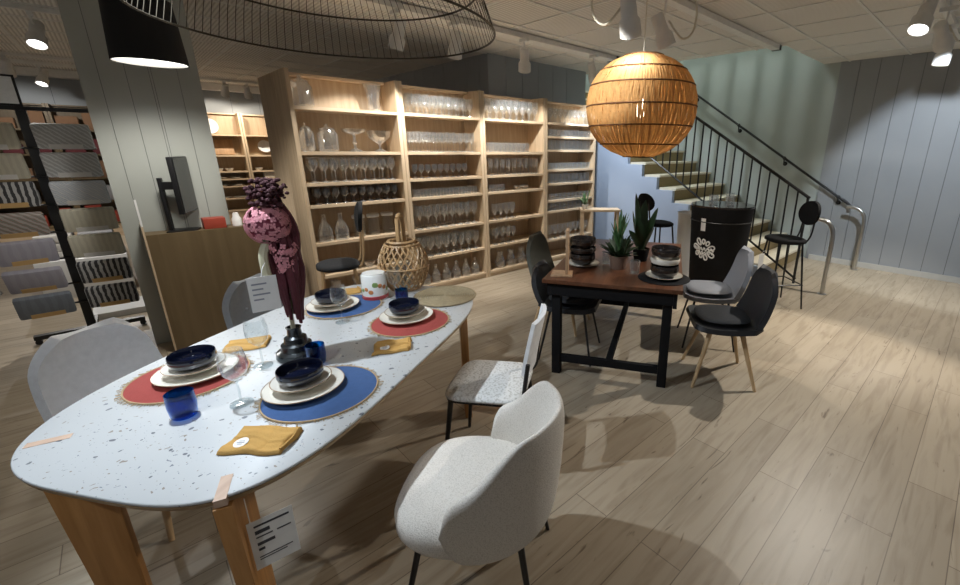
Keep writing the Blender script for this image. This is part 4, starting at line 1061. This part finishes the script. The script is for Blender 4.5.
FD = DA            # facing +dV (towards the table from the right-hand side)
def shell_chair(x, y, rz, label, outer, pad, legm, wooden, top=0.82):
    t = shell_back_chair(x, y, rz, label, outer, legm, wooden, top, 0.235)
    # seat cushion
    def sh(ins): return [(px, py + 0.015) for px, py in superellipse(0.185 - ins, 0.185 - ins, 3, 40)]
    slab(sh, [(0.01, 0.4795), (0.0, 0.487), (0.008, 0.497), (0.05, 0.502)]).build('cushion', pad, t, angle=80)
    return t
x_, y_ = D(0.36, -0.31)
shell_chair(x_, y_, FD + math.radians(8), 'black shell chair with splayed wooden legs at the right of the dark table', M['blackshell'], M['charfab'], M['beech'], True)
x_, y_ = D(1.0, -0.26)
c2 = shell_chair(x_, y_, FD + math.radians(5), 'grey shell chair with thin black legs and hanging tag behind the black one', M['greyshell'], M['greyshell'], M['black'], False)
x_, y_ = D(0.98, DWID + 0.10)
shell_chair(x_, y_, FD + PI - .1, 'olive grey shell chair at the far left side of the dark table', M['oliveshell'], M['charfab'], M['beech'], True, 0.85)
x_, y_ = D(0.45, DWID - 0.11)
shell_chair(x_, y_, FD + PI, 'black chair with thin metal legs pushed under the left of the dark table', M['blackshell'], M['charfab'], M['black'], False, 0.715)
# hanging tag on grey shell chair
tg = thing('price_tag', 'white tag hanging on the back of the grey shell chair', 'price tag', (3.475, 1.20, 0.70), FD + math.radians(-40))
MB().box(-0.035, 0.035, -0.001, 0.001, 0, 0.14).build('card', M['sticker'], tg, smooth=False)
MB().tube(spline([(0, 0, 0.138), (0.01, -0.005, 0.16), (0.03, -0.02, 0.165)], 4), 0.0014, 5).build('string', M['sticker'], tg)

# ---- things on the dark table
DZT = 0.7505
bd = thing('display_board', 'pale wooden upright board on a flat base at the left corner of the dark table', 'board', (2.135, 2.075, DZT), math.radians(-50))
MB().box(-0.09, 0.06, -0.07, 0.07, 0, 0.014).build('base', M['board'], bd, bevel=0.003)
MB().box(0.012, 0.032, -0.05, 0.05, 0.0145, 0.33).build('upright', M['board'], bd, bevel=0.003)
def stack_setting(x, y, where, matlab=None, glass=False):
    z = DZT
    if matlab:
        o = MB().lathe([(0, 0), (0.18, 0), (0.182, 0.003), (0.178, 0.006), (0, 0.006)], 40).build('placemat', M['blackmat'], loc=(x, y, z)); tag(o, matlab, 'placemat'); z += 0.0065
    plate(x, y, z, 0.13, f'cream plate under the dark bowls {where}')
    zz = z + 0.0085
    bowl(x, y, zz, 0.098, 0.085, 'darkglaze', f'lowest dark brown bowl of the stack {where}')
    bowl(x, y, zz + 0.086, 0.102, 0.05, 'plate' if matlab else 'darkglaze', f'middle bowl of the stack {where}')
    bowl(x, y, zz + 0.137, 0.10, 0.07, 'darkglaze', f'topmost dark bowl of the stack {where}')
stack_setting(2.44, 2.17, 'at the left of the dark table')
stack_setting(2.585, 1.53, 'at the right of the dark table', 'round black placemat at the right of the dark table')
def tumbler_clear(x, y, label, r=0.036, h=0.10):
    tag(MB().lathe([(0, 0.006), (r*.8, 0.0), (r*.9, 0.004), (r, h), (r*.95, h), (r*.84, 0.012), (0, 0.012)], 28).build('tumbler', M['glass'], loc=(x, y, DZT)), label, 'glass')
tumbler_clear(2.60, 2.06, 'clear tumbler right of the left bowl stack on the dark table')
tumbler_clear(2.53, 1.74, 'clear tumbler between the potted plant and the right bowl stack')
tumbler_clear(2.78, 1.66, 'clear tumbler behind the right bowl stack on the dark table', .036, .13)
def leaf_mesh(m, base, tip, bend, w, n=8, twist=0.0):
    base, tip = Vector(base), Vector(tip); mid = (base + tip)/2 + Vector(bend)
    pts = [base*(1-t)**2 + mid*2*t*(1-t) + tip*t*t for t in [i/n for i in range(n+1)]]
    d = (tip - base).normalized(); side = d.cross(Vector((0, 0, 1)))
    if side.length < 1e-3: side = Vector((1, 0, 0))
    side.normalize(); side.rotate(Matrix.Rotation(twist, 3, d)); nr = d.cross(side)
    vs = []
    for i, p in enumerate(pts):
        q = w * (math.sin(PI*min(.999, (i + .35)/(n + .35)))**.7)
        vs += [p - side*q, p + nr*q*.35, p + side*q, p + nr*(q*.35 - .0015) ]
    fs = []
    for i in range(n):
        a, b = i*4, (i+1)*4
        fs += [(a, a+1, b+1, b), (a+1, a+2, b+2, b+1), (a+2, a+3, b+3, b+2), (a+3, a, b, b+3)]
    m.add(vs, fs)
def pot(t, r, h, mat):
    MB().lathe([(0, 0), (r*.72, 0), (r*.75, 0.004), (r*.95, h*.85), (r, h), (r*.9, h), (r*.86, h*.85), (0, h*.84)], 32).build('pot', mat, t)
    MB().lathe([(0, h*.86), (r*.85, h*.86), (0, h*.9)], 24).build('soil', M['soil'], t)
sp = thing('potted_succulent', 'bushy dark succulent in a brown clay pot in the middle of the dark table', 'potted plant', (2.56, 1.915, DZT))
pot(sp, 0.075, 0.105, M['terracotta'])
m = MB(); rr = random.Random(3)
for k in range(54):
    a = rr.uniform(0, 2*PI); el = rr.uniform(0.15, 1.3); L_ = rr.uniform(0.09, 0.17)
    b0 = (0.03*math.cos(a), 0.03*math.sin(a), 0.095)
    leaf_mesh(m, b0, (b0[0] + L_*math.cos(a)*math.cos(el), b0[1] + L_*math.sin(a)*math.cos(el), 0.10 + L_*math.sin(el)), (0, 0, 0.02), rr.uniform(0.014, 0.022), 6, rr.uniform(-.4, .4))
m.build('foliage', M['leaf'], sp)
m = MB()
for k in range(16):
    a = rr.uniform(0, 2*PI); L_ = rr.uniform(0.05, 0.12)
    leaf_mesh(m, (0.012*math.cos(a), 0.012*math.sin(a), 0.16 + .007*k), (0.012*math.cos(a) + L_*math.cos(a)*.65, L_*math.sin(a)*.65, 0.20 + 0.012*k + L_*.7), (0, 0, 0.015), 0.012, 6)
m.tube([(0, 0, 0.095), (0, 0, 0.29)], 0.008, 8)
m.build('spike', M['leaf2'], sp)
zz = thing('potted_plant', 'tall plant of thick dark upright leaves behind the right bowl stack', 'potted plant', (2.89, 1.94, DZT))
pot(zz, 0.07, 0.10, M['blackmat'])
m = MB(); rr = random.Random(9)
for a, L_, el, w_ in ((2.4, 0.46, 1.42, .028), (0.4, 0.40, 1.40, .030), (-0.8, 0.36, 1.25, .030), (3.4, 0.30, 1.15, .026), (1.6, 0.32, 1.25, .028), (-1.8, 0.24, 1.0, .026), (2.9, 0.22, .9, .024), (0.0, 0.2, .9, .022)):
    leaf_mesh(m, (0.02*math.cos(a), 0.02*math.sin(a), 0.088), (L_*math.cos(a)*math.cos(el), L_*math.sin(a)*math.cos(el), 0.09 + L_*math.sin(el)), (0.02*math.cos(a+2), 0.02*math.sin(a+2), 0.03), w_*1.45, 10, 0.4)
m.build('foliage', M['leaf'], zz)

# ------------------------------------------------------------------ bar stools
def bar_stool(x, y, rz, label, seat=0.745, back=True, legm=None, top=1.10, round_=0.165, pad=0.105):
    t = thing('bar_stool', label, 'bar stool', (x, y, 0), rz)
    lm = legm or M['black']
    slab(lambda i: superellipse(round_ + .02 - i, round_ - i, 2.4, 44), [(0.02, seat-0.045), (0.0, seat-0.035), (0.0, seat-0.012), (0.02, seat), (0.06, seat+0.002)]).build('seat', M['blackmat'] if legm is None else M['charfab'], t, angle=80)
    if back:
        cy = top - pad
        def bk(u, v):
            q = 2*PI*u; r = v
            X = 0.155*r*math.cos(q); Zz = pad*r*math.sin(q)
            return (X, -round_ - 0.035 - Zz*.12 + 0.35*X*X*4*.5, cy + Zz)
        m = MB()
        nn, mm = 36, 6
        for off in (0, 0.03):
            vs = [bk(k/nn, j/mm) for j in range(1, mm+1) for k in range(nn)]
            c0 = bk(0, 0)
            vs = [(v_[0], v_[1] - off, v_[2]) for v_ in [c0] + vs]
            fs = [(0, 1 + k, 1 + (k+1) % nn) for k in range(nn)] + [(1+j*nn+k, 1+(j+1)*nn+k, 1+(j+1)*nn+(k+1) % nn, 1+j*nn+(k+1) % nn) for j in range(mm-1) for k in range(nn)]
            m.add(vs, fs)
        o = 1 + nn*mm; e0 = 1 + (mm-1)*nn
        m.f += [(e0+k, e0+(k+1) % nn, o+e0+(k+1) % nn, o+e0+k) for k in range(nn)]; m.mi += [0]*nn
        m.build('backrest', M['blackmat'] if legm is None else M['charfab'], t, angle=70)
        for s in (-1, 1):
            MB().tube(spline([(s*0.09, -round_+0.02, seat-0.05), (s*0.095, -round_-0.03, seat+0.04), (s*0.09, -round_-0.052, cy)], 5), 0.009, 8).build('back_post', lm, t)
    legs4(t, [((sx*0.12, sy*0.12, seat-0.045), (sx*0.19, sy*0.185, 0)) for sx in (-1, 1) for sy in (-1, 1)], 0.011, 0.009, lm)
    k = 0.168; zf = 0.26
    m = MB(); m.tube([(-k, -k, zf), (k, -k, zf), (k, k, zf), (-k, k, zf), (-k, -k, zf)], 0.007, 6); m.build('footrest', lm, t)
    return t
bar_stool(4.87, 1.47, math.radians(50), 'black bar stool with thin legs right of the black drum by the stairs', 0.745, True, None, 1.125, 0.185, 0.125)
bar_stool(4.60, 2.86, math.radians(248), 'black bar stool left of the black drum, before the stair steps', 0.77, True, None, 1.12)
bar_stool(1.20, 3.90, math.radians(75), 'charcoal bar stool with wooden legs in front of the leftmost glassware bookcase', 0.66, True, M['beech'], 1.17, 0.17, 0.13)

# ------------------------------------------------------------------ black drum with white emblem, white planter
dr = thing('display_drum', 'large black drum with a white looped emblem in front of the stairs', 'drum', (4.66, 2.10, 0), math.radians(176))
MB().lathe([(0, 0.0), (0.265, 0.0), (0.272, 0.01), (0.325, 0.99), (0.33, 1.03), (0.31, 1.03), (0.30, 0.99), (0, 0.985)], 56).build('drum_body', M['blackmat'], dr)
MB().ring((0, 0, 0.88), 0.3215, 0.006, 56, 6).build('seam_band', M['black'], dr)
MB().lathe([(0, 1.0305), (0.332, 1.0305), (0.334, 1.04), (0.33, 1.05), (0, 1.05)], 56).build('lid', M['darkglaze'], dr)
def on_drum(w, z):
    r = 0.272 + 0.053*(z - .01)/.98 + 0.003; a = w / r
    return (r*math.cos(a), r*math.sin(a), z)
m = MB(); zc = 0.585
for k in range(9):           # petal loops around a scribbled word, as the white mark looks
    q = 2*PI*k/9 + .2; L_ = 0.125 + 0.045*math.cos(2*q + .6); pts = []
    for j in range(13):
        s = 2*PI*j/12; rr_ = 0.050 + L_*.5*(1 - math.cos(s))*.5 ; pts.append(on_drum(rr_*math.cos(q + .22*math.sin(s)), zc + rr_*math.sin(q + .22*math.sin(s))*1.15))
    m.tube(pts, 0.0085, 6)
m.tube([on_drum(-0.115 + 0.23*j/30, zc + 0.02*math.sin(j*1.25)) for j in range(31)], 0.0065, 6)
m.tube([on_drum(-0.09 + 0.19*j/24, zc - 0.04 + 0.014*math.sin(j*1.5)) for j in range(25)], 0.0055, 6)
m.build('emblem', M['sticker'], dr)
m = MB(); m.grid(lambda u, v: on_drum(-0.05 + 0.055*u, 0.785 + 0.135*v), 5, 4, 0.002); m.build('hang_tag', M['sticker'], dr)
for k, (dx, dy, h_) in enumerate(((-0.14, 0.05, .11), (0.0, 0.1, .09), (0.12, -0.02, .12), (-0.03, -0.1, .10))):
    o = G['tumbler'].copy(); COL.objects.link(o); o.location = (4.66 + dx, 2.10 + dy, 1.0505); o.scale = (1.2, 1.2, h_/.1)
    tag(o, 'clear tumbler standing on top of the black drum', 'glass', 'tumblers on the black drum')
tag(MB().lathe([(0, 0.0), (0.13, 0.0), (0.14, 0.01), (0.165, 0.80), (0.175, 0.85), (0.16, 0.85), (0.15, 0.8), (0, 0.79)], 40).build('tall_planter', M['white'], loc=(5.13, 2.71, 0)), 'tall tapered white planter between the black drum and the stair steps', 'planter')

# plank side table with an aloe, by the blue wall
pl = thing('side_table', 'narrow pale wood side table beside the rightmost bookcase, before the blue wall', 'side table', (4.62, 3.82, 0), math.radians(-42))
MB().box(-0.27, 0.27, -0.12, 0.12, 0.80, 0.83).build('top', M['birch_h'], pl, bevel=0.004)
for sx in (-1, 1):
    for sy in (-1, 1): MB().box(sx*0.24-.014, sx*0.24+.014, sy*0.095-.014, sy*0.095+.014, 0, 0.80).build('leg', M['birch'], pl, smooth=False)
al = thing('potted_aloe', 'small green aloe on the pale wood side table beside the bookcase', 'potted plant', (4.47, 3.955, 0.831))
pot(al, 0.045, 0.06, M['sticker'])
m = MB(); rr = random.Random(21)
for k in range(14):
    a = rr.uniform(0, 2*PI); el = rr.uniform(.4, 1.4); L_ = rr.uniform(0.12, 0.24)
    leaf_mesh(m, (0.012*math.cos(a), 0.012*math.sin(a), 0.052), (L_*math.cos(a)*math.cos(el), L_*math.sin(a)*math.cos(el), 0.05 + L_*math.sin(el)), (0, 0, 0.03), 0.008, 7)
m.build('foliage', M['leaf2'], al)

# ------------------------------------------------------------------ textile rack at the left
rk = thing('display_rack', 'black rotating rack hung with textile packs, left of the grey pillar', 'rack', (-0.42, 5.42, 0))
MB().box(-0.028, 0.028, -0.028, 0.028, 0.081, 1.86).build('pole', M['black'], rk, smooth=False)
m = MB(); m.box(-0.34, 0.34, -0.03, 0.03, 0.045, 0.08); m.box(-0.03, 0.03, -0.34, -0.031, 0.045, 0.08); m.box(-0.03, 0.03, 0.031, 0.34, 0.045, 0.08); m.build('base', M['black'], rk, smooth=False)
for a in range(4):
    m = MB(); m.tube([(0.32*math.cos(a*PI/2), 0.32*math.sin(a*PI/2) - .012, 0.022), (0.32*math.cos(a*PI/2), 0.32*math.sin(a*PI/2) + .012, 0.022)], 0.022, 12); m.build('caster', M['black'], rk)
rows = [1.70, 1.485, 1.27, 1.05, 0.83, 0.61, 0.39]
m = MB(); m.box(-0.36, 0.36, -0.012, 0.012, 1.861, 1.89); m.build('top_bar', M['black'], rk, smooth=False)
for z in rows[1:] + [0.22]:
    MB().tube([(-0.355, -0.04, z + .098), (0.345, -0.04, z + .098)], 0.008, 6).build('hook_bar', M['black'], rk)
packs = dict(
    grey=stripes('grey_leaf_print', [(0.66, 0.67, 0.67), (0.36, 0.37, 0.38), (0.50, 0.50, 0.50)], 17, 'DIAGONAL'),
    blue=stripes('blue_white_print', [(0.66, 0.70, 0.76), (0.36, 0.43, 0.52), (0.75, 0.77, 0.80)], 15, 'DIAGONAL'),
    red=stripes('red_grey_print', [(0.42, 0.40, 0.37), (0.36, 0.12, 0.10), (0.24, 0.25, 0.22)], 13, 'DIAGONAL'),
    dark=stripes('dark_stripe_print', [(0.05, 0.05, 0.055), (0.48, 0.48, 0.48)], 9, 'X'),
    cream=stripes('cream_print', [(0.62, 0.59, 0.48), (0.56, 0.53, 0.43)], 9, 'X'),
    lav=stripes('lavender_cloth', [(0.38, 0.37, 0.43), (0.35, 0.34, 0.40)], 6, 'X'),
    slate=stripes('slate_cloth', [(0.19, 0.215, 0.25), (0.17, 0.19, 0.225)], 6, 'X'))
def pack(x, y, z, key, label, tilt=0.30, w=0.31, h=0.19, rz=0.0):
    t = thing('textile_pack', label, 'textile pack', (x, y, z), rz)
    th = 0.06
    m = MB().box(-w/2, w/2, -th/2, th/2, 0, h); 
    m.build('folded_cloth', packs[key], t, rot=(tilt, 0, 0), bevel=0.018)
    c_ = MB().box(-w*.30, w*.30, -th/2 - 0.003, -th/2 - 0.0005, h*.02, h*.22).build('paper_band', M['sticker'] if key in ('blue', 'cream', 'grey') else M['paper'], t, rot=(tilt, 0, 0), smooth=False)
rk_right = ['grey', 'grey', 'blue', 'cream', 'cream', 'dark', 'dark']
rk_left = ['cream', 'cream', 'dark', 'red', 'lav', 'lav', 'slate']
ord_ = ['topmost', 'second from the top', 'third from the top', 'fourth from the top', 'fifth from the top', 'sixth from the top', 'lowest']
desc = dict(grey='grey leaf patterned', blue='blue and white patterned', red='red and grey patterned', dark='dark striped', cream='cream', lav='lavender', slate='slate blue')
rp_ = random.Random(31)
for i, z in enumerate(rows):
    pack(-0.42 + 0.19, 5.42 - 0.115, z - 0.12, rk_right[i], f'{desc[rk_right[i]]} textile pack, {ord_[i]}, right column of the rack', rz=rp_.uniform(-.14, .14), tilt=rp_.uniform(.2, .42))
    pack(-0.42 - 0.20, 5.42 - 0.115, z - 0.12, rk_left[i], f'{desc[rk_left[i]]} textile pack, {ord_[i]}, left column of the rack', rz=rp_.uniform(-.14, .14), tilt=rp_.uniform(.2, .42))
    if 2 < i < 6: pack(-0.42 - 0.46, 5.42 - .02, z - 0.13, ['red', 'lav', 'grey'][i-3], f'textile pack turned sideways at the left end of the rack, {["uppermost", "middle", "lowest"][i-3]} of three', 0.3, 0.22, 0.19, math.radians(-62))
sg = thing('sign_card', 'framed sign card standing on top of the textile rack at the left edge', 'sign', (-0.53, 5.42, 1.891), math.radians(8))
MB().box(-0.13, 0.13, -0.008, 0.008, 0, 0.22).build('frame', M['black'], sg, smooth=False)
MB().box(-0.115, 0.115, -0.010, -0.0085, 0.015, 0.205).build('card', M['whitefab'], sg, smooth=False)
# low white plinth and cloth stacks behind the rack
pp = tag(MB().box(-0.35, 0.35, -0.3, 0.3, 0, 0.42).build('display_plinth', M['white'], loc=(-0.45, 7.2, 0), bevel=0.005), 'white display plinth carrying cloth stacks behind the textile rack', 'plinth')
for k, (x, y, col) in enumerate(((-0.62, 7.1, 3), (-0.30, 7.1, 2), (-0.62, 7.33, 2), (-0.30, 7.33, 3))):
    for j in range(3):
        o = MB().box(-0.14, 0.14, -0.10, 0.10, 0, 0.085).build('folded_throw', dk[col], loc=(x, y, 0.421 + 0.0865*j), bevel=0.02)
        tag(o, f'folded {"pale" if col == 3 else "grey"} throw, {["lowest", "middle", "topmost"][j]} of the {["front left", "front right", "back left", "back right"][k]} stack on the white plinth', 'throw')
tag(MB().box(-0.30, 0.30, -0.22, 0.22, 0, 0.06).build('low_plinth', M['white'], loc=(-0.13, 6.05, 0), bevel=0.005), 'low white platform on the floor beside the foot of the rack', 'plinth')

# ------------------------------------------------------------------ pendants
# rattan ball
rp = thing('rattan_pendant', 'round honey brown rattan pendant lamp over the dark table', 'pendant lamp', (2.83, 1.985, 1.555))
R0, HB = 0.395, 0.36
def rat(z):      # radius at height z of the squashed ball, open at the top
    q = (z - HB)/HB
    return R0*math.sqrt(max(0.0, 1 - abs(q)**2.25))
m = MB(); rr = random.Random(5); nS = 230
zs = [0.012 + (0.700 - 0.012)*j/20 for j in range(21)]
for k in range(nS):
    q0 = 2*PI*k/nS; w = 2*PI/nS*0.70*rr.uniform(.8, 1.15); ph = rr.uniform(0, 6); vs = []
    for z in zs:
        q = q0 + 0.010*math.sin(z*22 + ph); r_ = rat(z) + 0.003*math.sin(z*31 + ph*2)
        vs += [(r_*math.cos(q - w), r_*math.sin(q - w), z), ((r_+.003)*math.cos(q), (r_+.003)*math.sin(q), z), (r_*math.cos(q + w), r_*math.sin(q + w), z)]
    fs = []
    for j in range(len(zs) - 1):
        a, b = j*3, (j+1)*3; fs += [(a, a+1, b+1, b), (a+1, a+2, b+2, b+1)]
    m.add(vs, fs)
m.build('rattan_shade', M['straw'], rp, angle=80)
m = MB()
for z in (0.012, 0.10, 0.225, 0.36, 0.50, 0.60, 0.700): m.ring((0, 0, z), rat(z) + 0.004, 0.0055, 72, 6)
m.build('hoop', M['strawdark'], rp)
MB().lathe([(0, 0.43), (0.03, 0.40), (0.045, 0.35), (0.03, 0.30), (0, 0.29)], 20).build('bulb', M['bulb'], rp)
MB().tube([(0, 0, 0.42), (0, 0, 0.52)], 0.022, 12).build('lamp_holder', M['fixture'], rp)
MB().lathe([(0.02, 0.52), (0.08, 0.64), (0.12, 0.69), (rat(0.700)*.98, 0.697)], 40).build('top_reflector', M['shadein'], rp)
MB().tube([(0, 0, 0.52), (0, 0, CEIL - 1.555 - 0.02)], 0.004, 8).build('cord', M['cable'], rp)
lamp('rattan_bulb_light', 'POINT', (2.83, 1.985, 1.555 + 0.22), 5, WARM, radius=0.06)
# black drum pendant
bp = thing('black_pendant', 'black drum lampshade hanging in front of the grey pillar', 'pendant lamp', (0.30, 4.0, 2.115))
MB().lathe([(0.185, 0.0), (0.19, 0.0), (0.168, 0.36), (0.163, 0.36)], 48).build('lampshade', M['lampshade'], bp)
MB().lathe([(0.1845, 0.002), (0.1625, 0.358)], 48).build('lining', M['shadein'], bp)
MB().lathe([(0, 0.012), (0.182, 0.012), (0.182, 0.016), (0, 0.016)], 40).build('diffuser', emit('lit_diffuser', (1.0, 0.97, 0.9), 2.6), bp)
MB().tube([(0, 0, 0.30), (0, 0, CEIL - 2.115 - 0.02)], 0.005, 8).build('cord', M['black'], bp)
m = MB()
for a in range(3): m.tube([(0, 0, 0.345), (0.162*math.cos(a*2.1), 0.162*math.sin(a*2.1), 0.345)], 0.003, 6)
m.build('spider', M['black'], bp)
lamp('black_pendant_light', 'SPOT', (0.30, 4.0, 2.11), 85, (1, .97, .9), (0.30, 4.12, 0), 150, 0.6, 0.12)
# wire dome over the white table
wp = thing('wire_pendant', 'large bronze wire dome pendant above the white table', 'pendant lamp', (0.71, 1.94, 2.06))
m = MB(); RW = 0.61
hoops = [(RW, 0.0), (RW*0.90, 0.16), (RW*.70, 0.30), (RW*.40, 0.40), (0.08, 0.44)]
for r_, z in hoops[:1] + hoops[1:2] + hoops[3:]: m.ring((0, 0, z), r_, 0.0042 if z < .2 else 0.0035, 96, 6)
m.build('hoop', M['wire'], wp)
m = MB(); pts0 = spline([(r_, 0, z) for r_, z in hoops], 5)
for k in range(110):
    q = 2*PI*k/110; m.tube([(p.x*math.cos(q), p.x*math.sin(q), p.z) for p in pts0], 0.0015, 4, False)
m.build('wires', M['wire'], wp)
MB().tube([(0, 0, 0.44), (0, 0, CEIL - 2.06 - 0.02)], 0.005, 8).build('cord', M['black'], wp)
MB().lathe([(0, 0.44), (0.03, 0.43), (0.03, 0.36), (0, 0.35)], 16).build('lamp_holder', M['black'], wp)

# ------------------------------------------------------------------ track spotlights
def spot_label(i):
    return ['white track spotlight above the left side of the white table', 'white track spotlight over the near end of the white table',
        'white spotlight with looped cable just above the rattan ball, left one', 'white spotlight with looped cable just above the rattan ball, right one',
        'white spotlight at the upper right, leftmost of the right cluster', 'white spotlight at the upper right, middle of the right cluster', 'white spotlight at the upper right, lowest of the right cluster',
        'white spotlight seen through the wire dome', 'white spotlight in front of the second glassware bookcase', 'long white spotlight in front of the third glassware bookcase', 'white spotlight left of the rattan ball, before the rightmost bookcase',
        'white spotlight above the textile rack, nearest of those left of the pillar', 'white spotlight at the left edge of the photo', 'white spotlight left of the pillar by the far wall', 'far white spotlight right of the pillar, left of the pair', 'far white spotlight right of the pillar, right of the pair', 'added white track spotlight above the two tables, lighting the front of the rattan ball'][i]
for i, (p, tgt, watts, cone, colr) in enumerate(SPOTS):
    t = thing('track_spotlight', spot_label(i), 'spotlight', p)
    d = (Vector(tgt) - Vector(p)).normalized()
    rot = d.to_track_quat('-Z', 'Y').to_euler()
    hd = MB().lathe([(0, 0.155), (0.040, 0.152), (0.048, 0.14), (0.050, 0.02), (0.066, 0.0), (0.068, -0.085), (0.062, -0.085), (0.056, -0.045), (0, -0.044)], 24).build('housing', M['fixture'], t, rot=rot)
    MB().lathe([(0, -0.050), (0.054, -0.050), (0.054, -0.046), (0, -0.046)], 20).build('lens', M['lens'], hd)
    top = CEIL - (0.0605 if i != 2 else 0.0095) - p[2]
    m = MB(); m.tube(spline([(0, 0, top), (0.0, 0.0, top*.6), (0.03, 0.03, top*.4), (0.045, 0.03, 0.03)], 5), 0.009, 8); m.box(-0.02, 0.02, -0.06, 0.06, top - 0.03, top)
    m.build('arm', M['fixture'] if i not in (2,) else M['black'], t, smooth=True)
    if i in (2, 3, 5):
        s = -1 if i == 2 else 1
        m = MB(); m.tube(spline([(s*0.03, -s*0.02, 0.10), (s*0.10, -s*0.10, -0.02), (s*0.15, -s*0.16, 0.02), (s*0.17, -s*0.17, 0.16), (s*0.15, -s*0.15, top - .01)], 7), 0.008, 8)
        m.build('cable', M['cable'], t)
    lp = Vector(p) + d*0.095
    lamp('spot_beam', 'SPOT', lp, watts, colr, tgt, cone, 0.35, 0.025)
# unseen banister added to stripe the stairwell wall with shadow, and the lamps upstairs
ur = thing('added_banister', 'added pale banister, unseen above the stairwell opening, striping the stairwell wall with shadow', 'banister', (6.55, 3.1, 3.16))
for k in range(9): MB().box(-0.02, 0.02, -0.66 + 0.155*k, -0.66 + 0.155*k + 0.045, 0.06, 1.0).build('post', M['white'], ur, smooth=False)
MB().box(-0.03, 0.03, -0.96, 3.36, 0.0, 0.06).build('bottom_beam', M['white'], ur, smooth=False)
MB().box(-0.03, 0.03, -0.96, 3.36, 1.0, 1.06).build('top_beam', M['white'], ur, smooth=False)
lamp('stairwell_light', 'POINT', (6.05, 3.35, 4.75), 75, (0.94, 1.0, 0.95), radius=0.03)
lamp('stairwell_light', 'POINT', (6.9, 5.3, 4.9), 45, (0.94, 1.0, 0.95), radius=0.08)
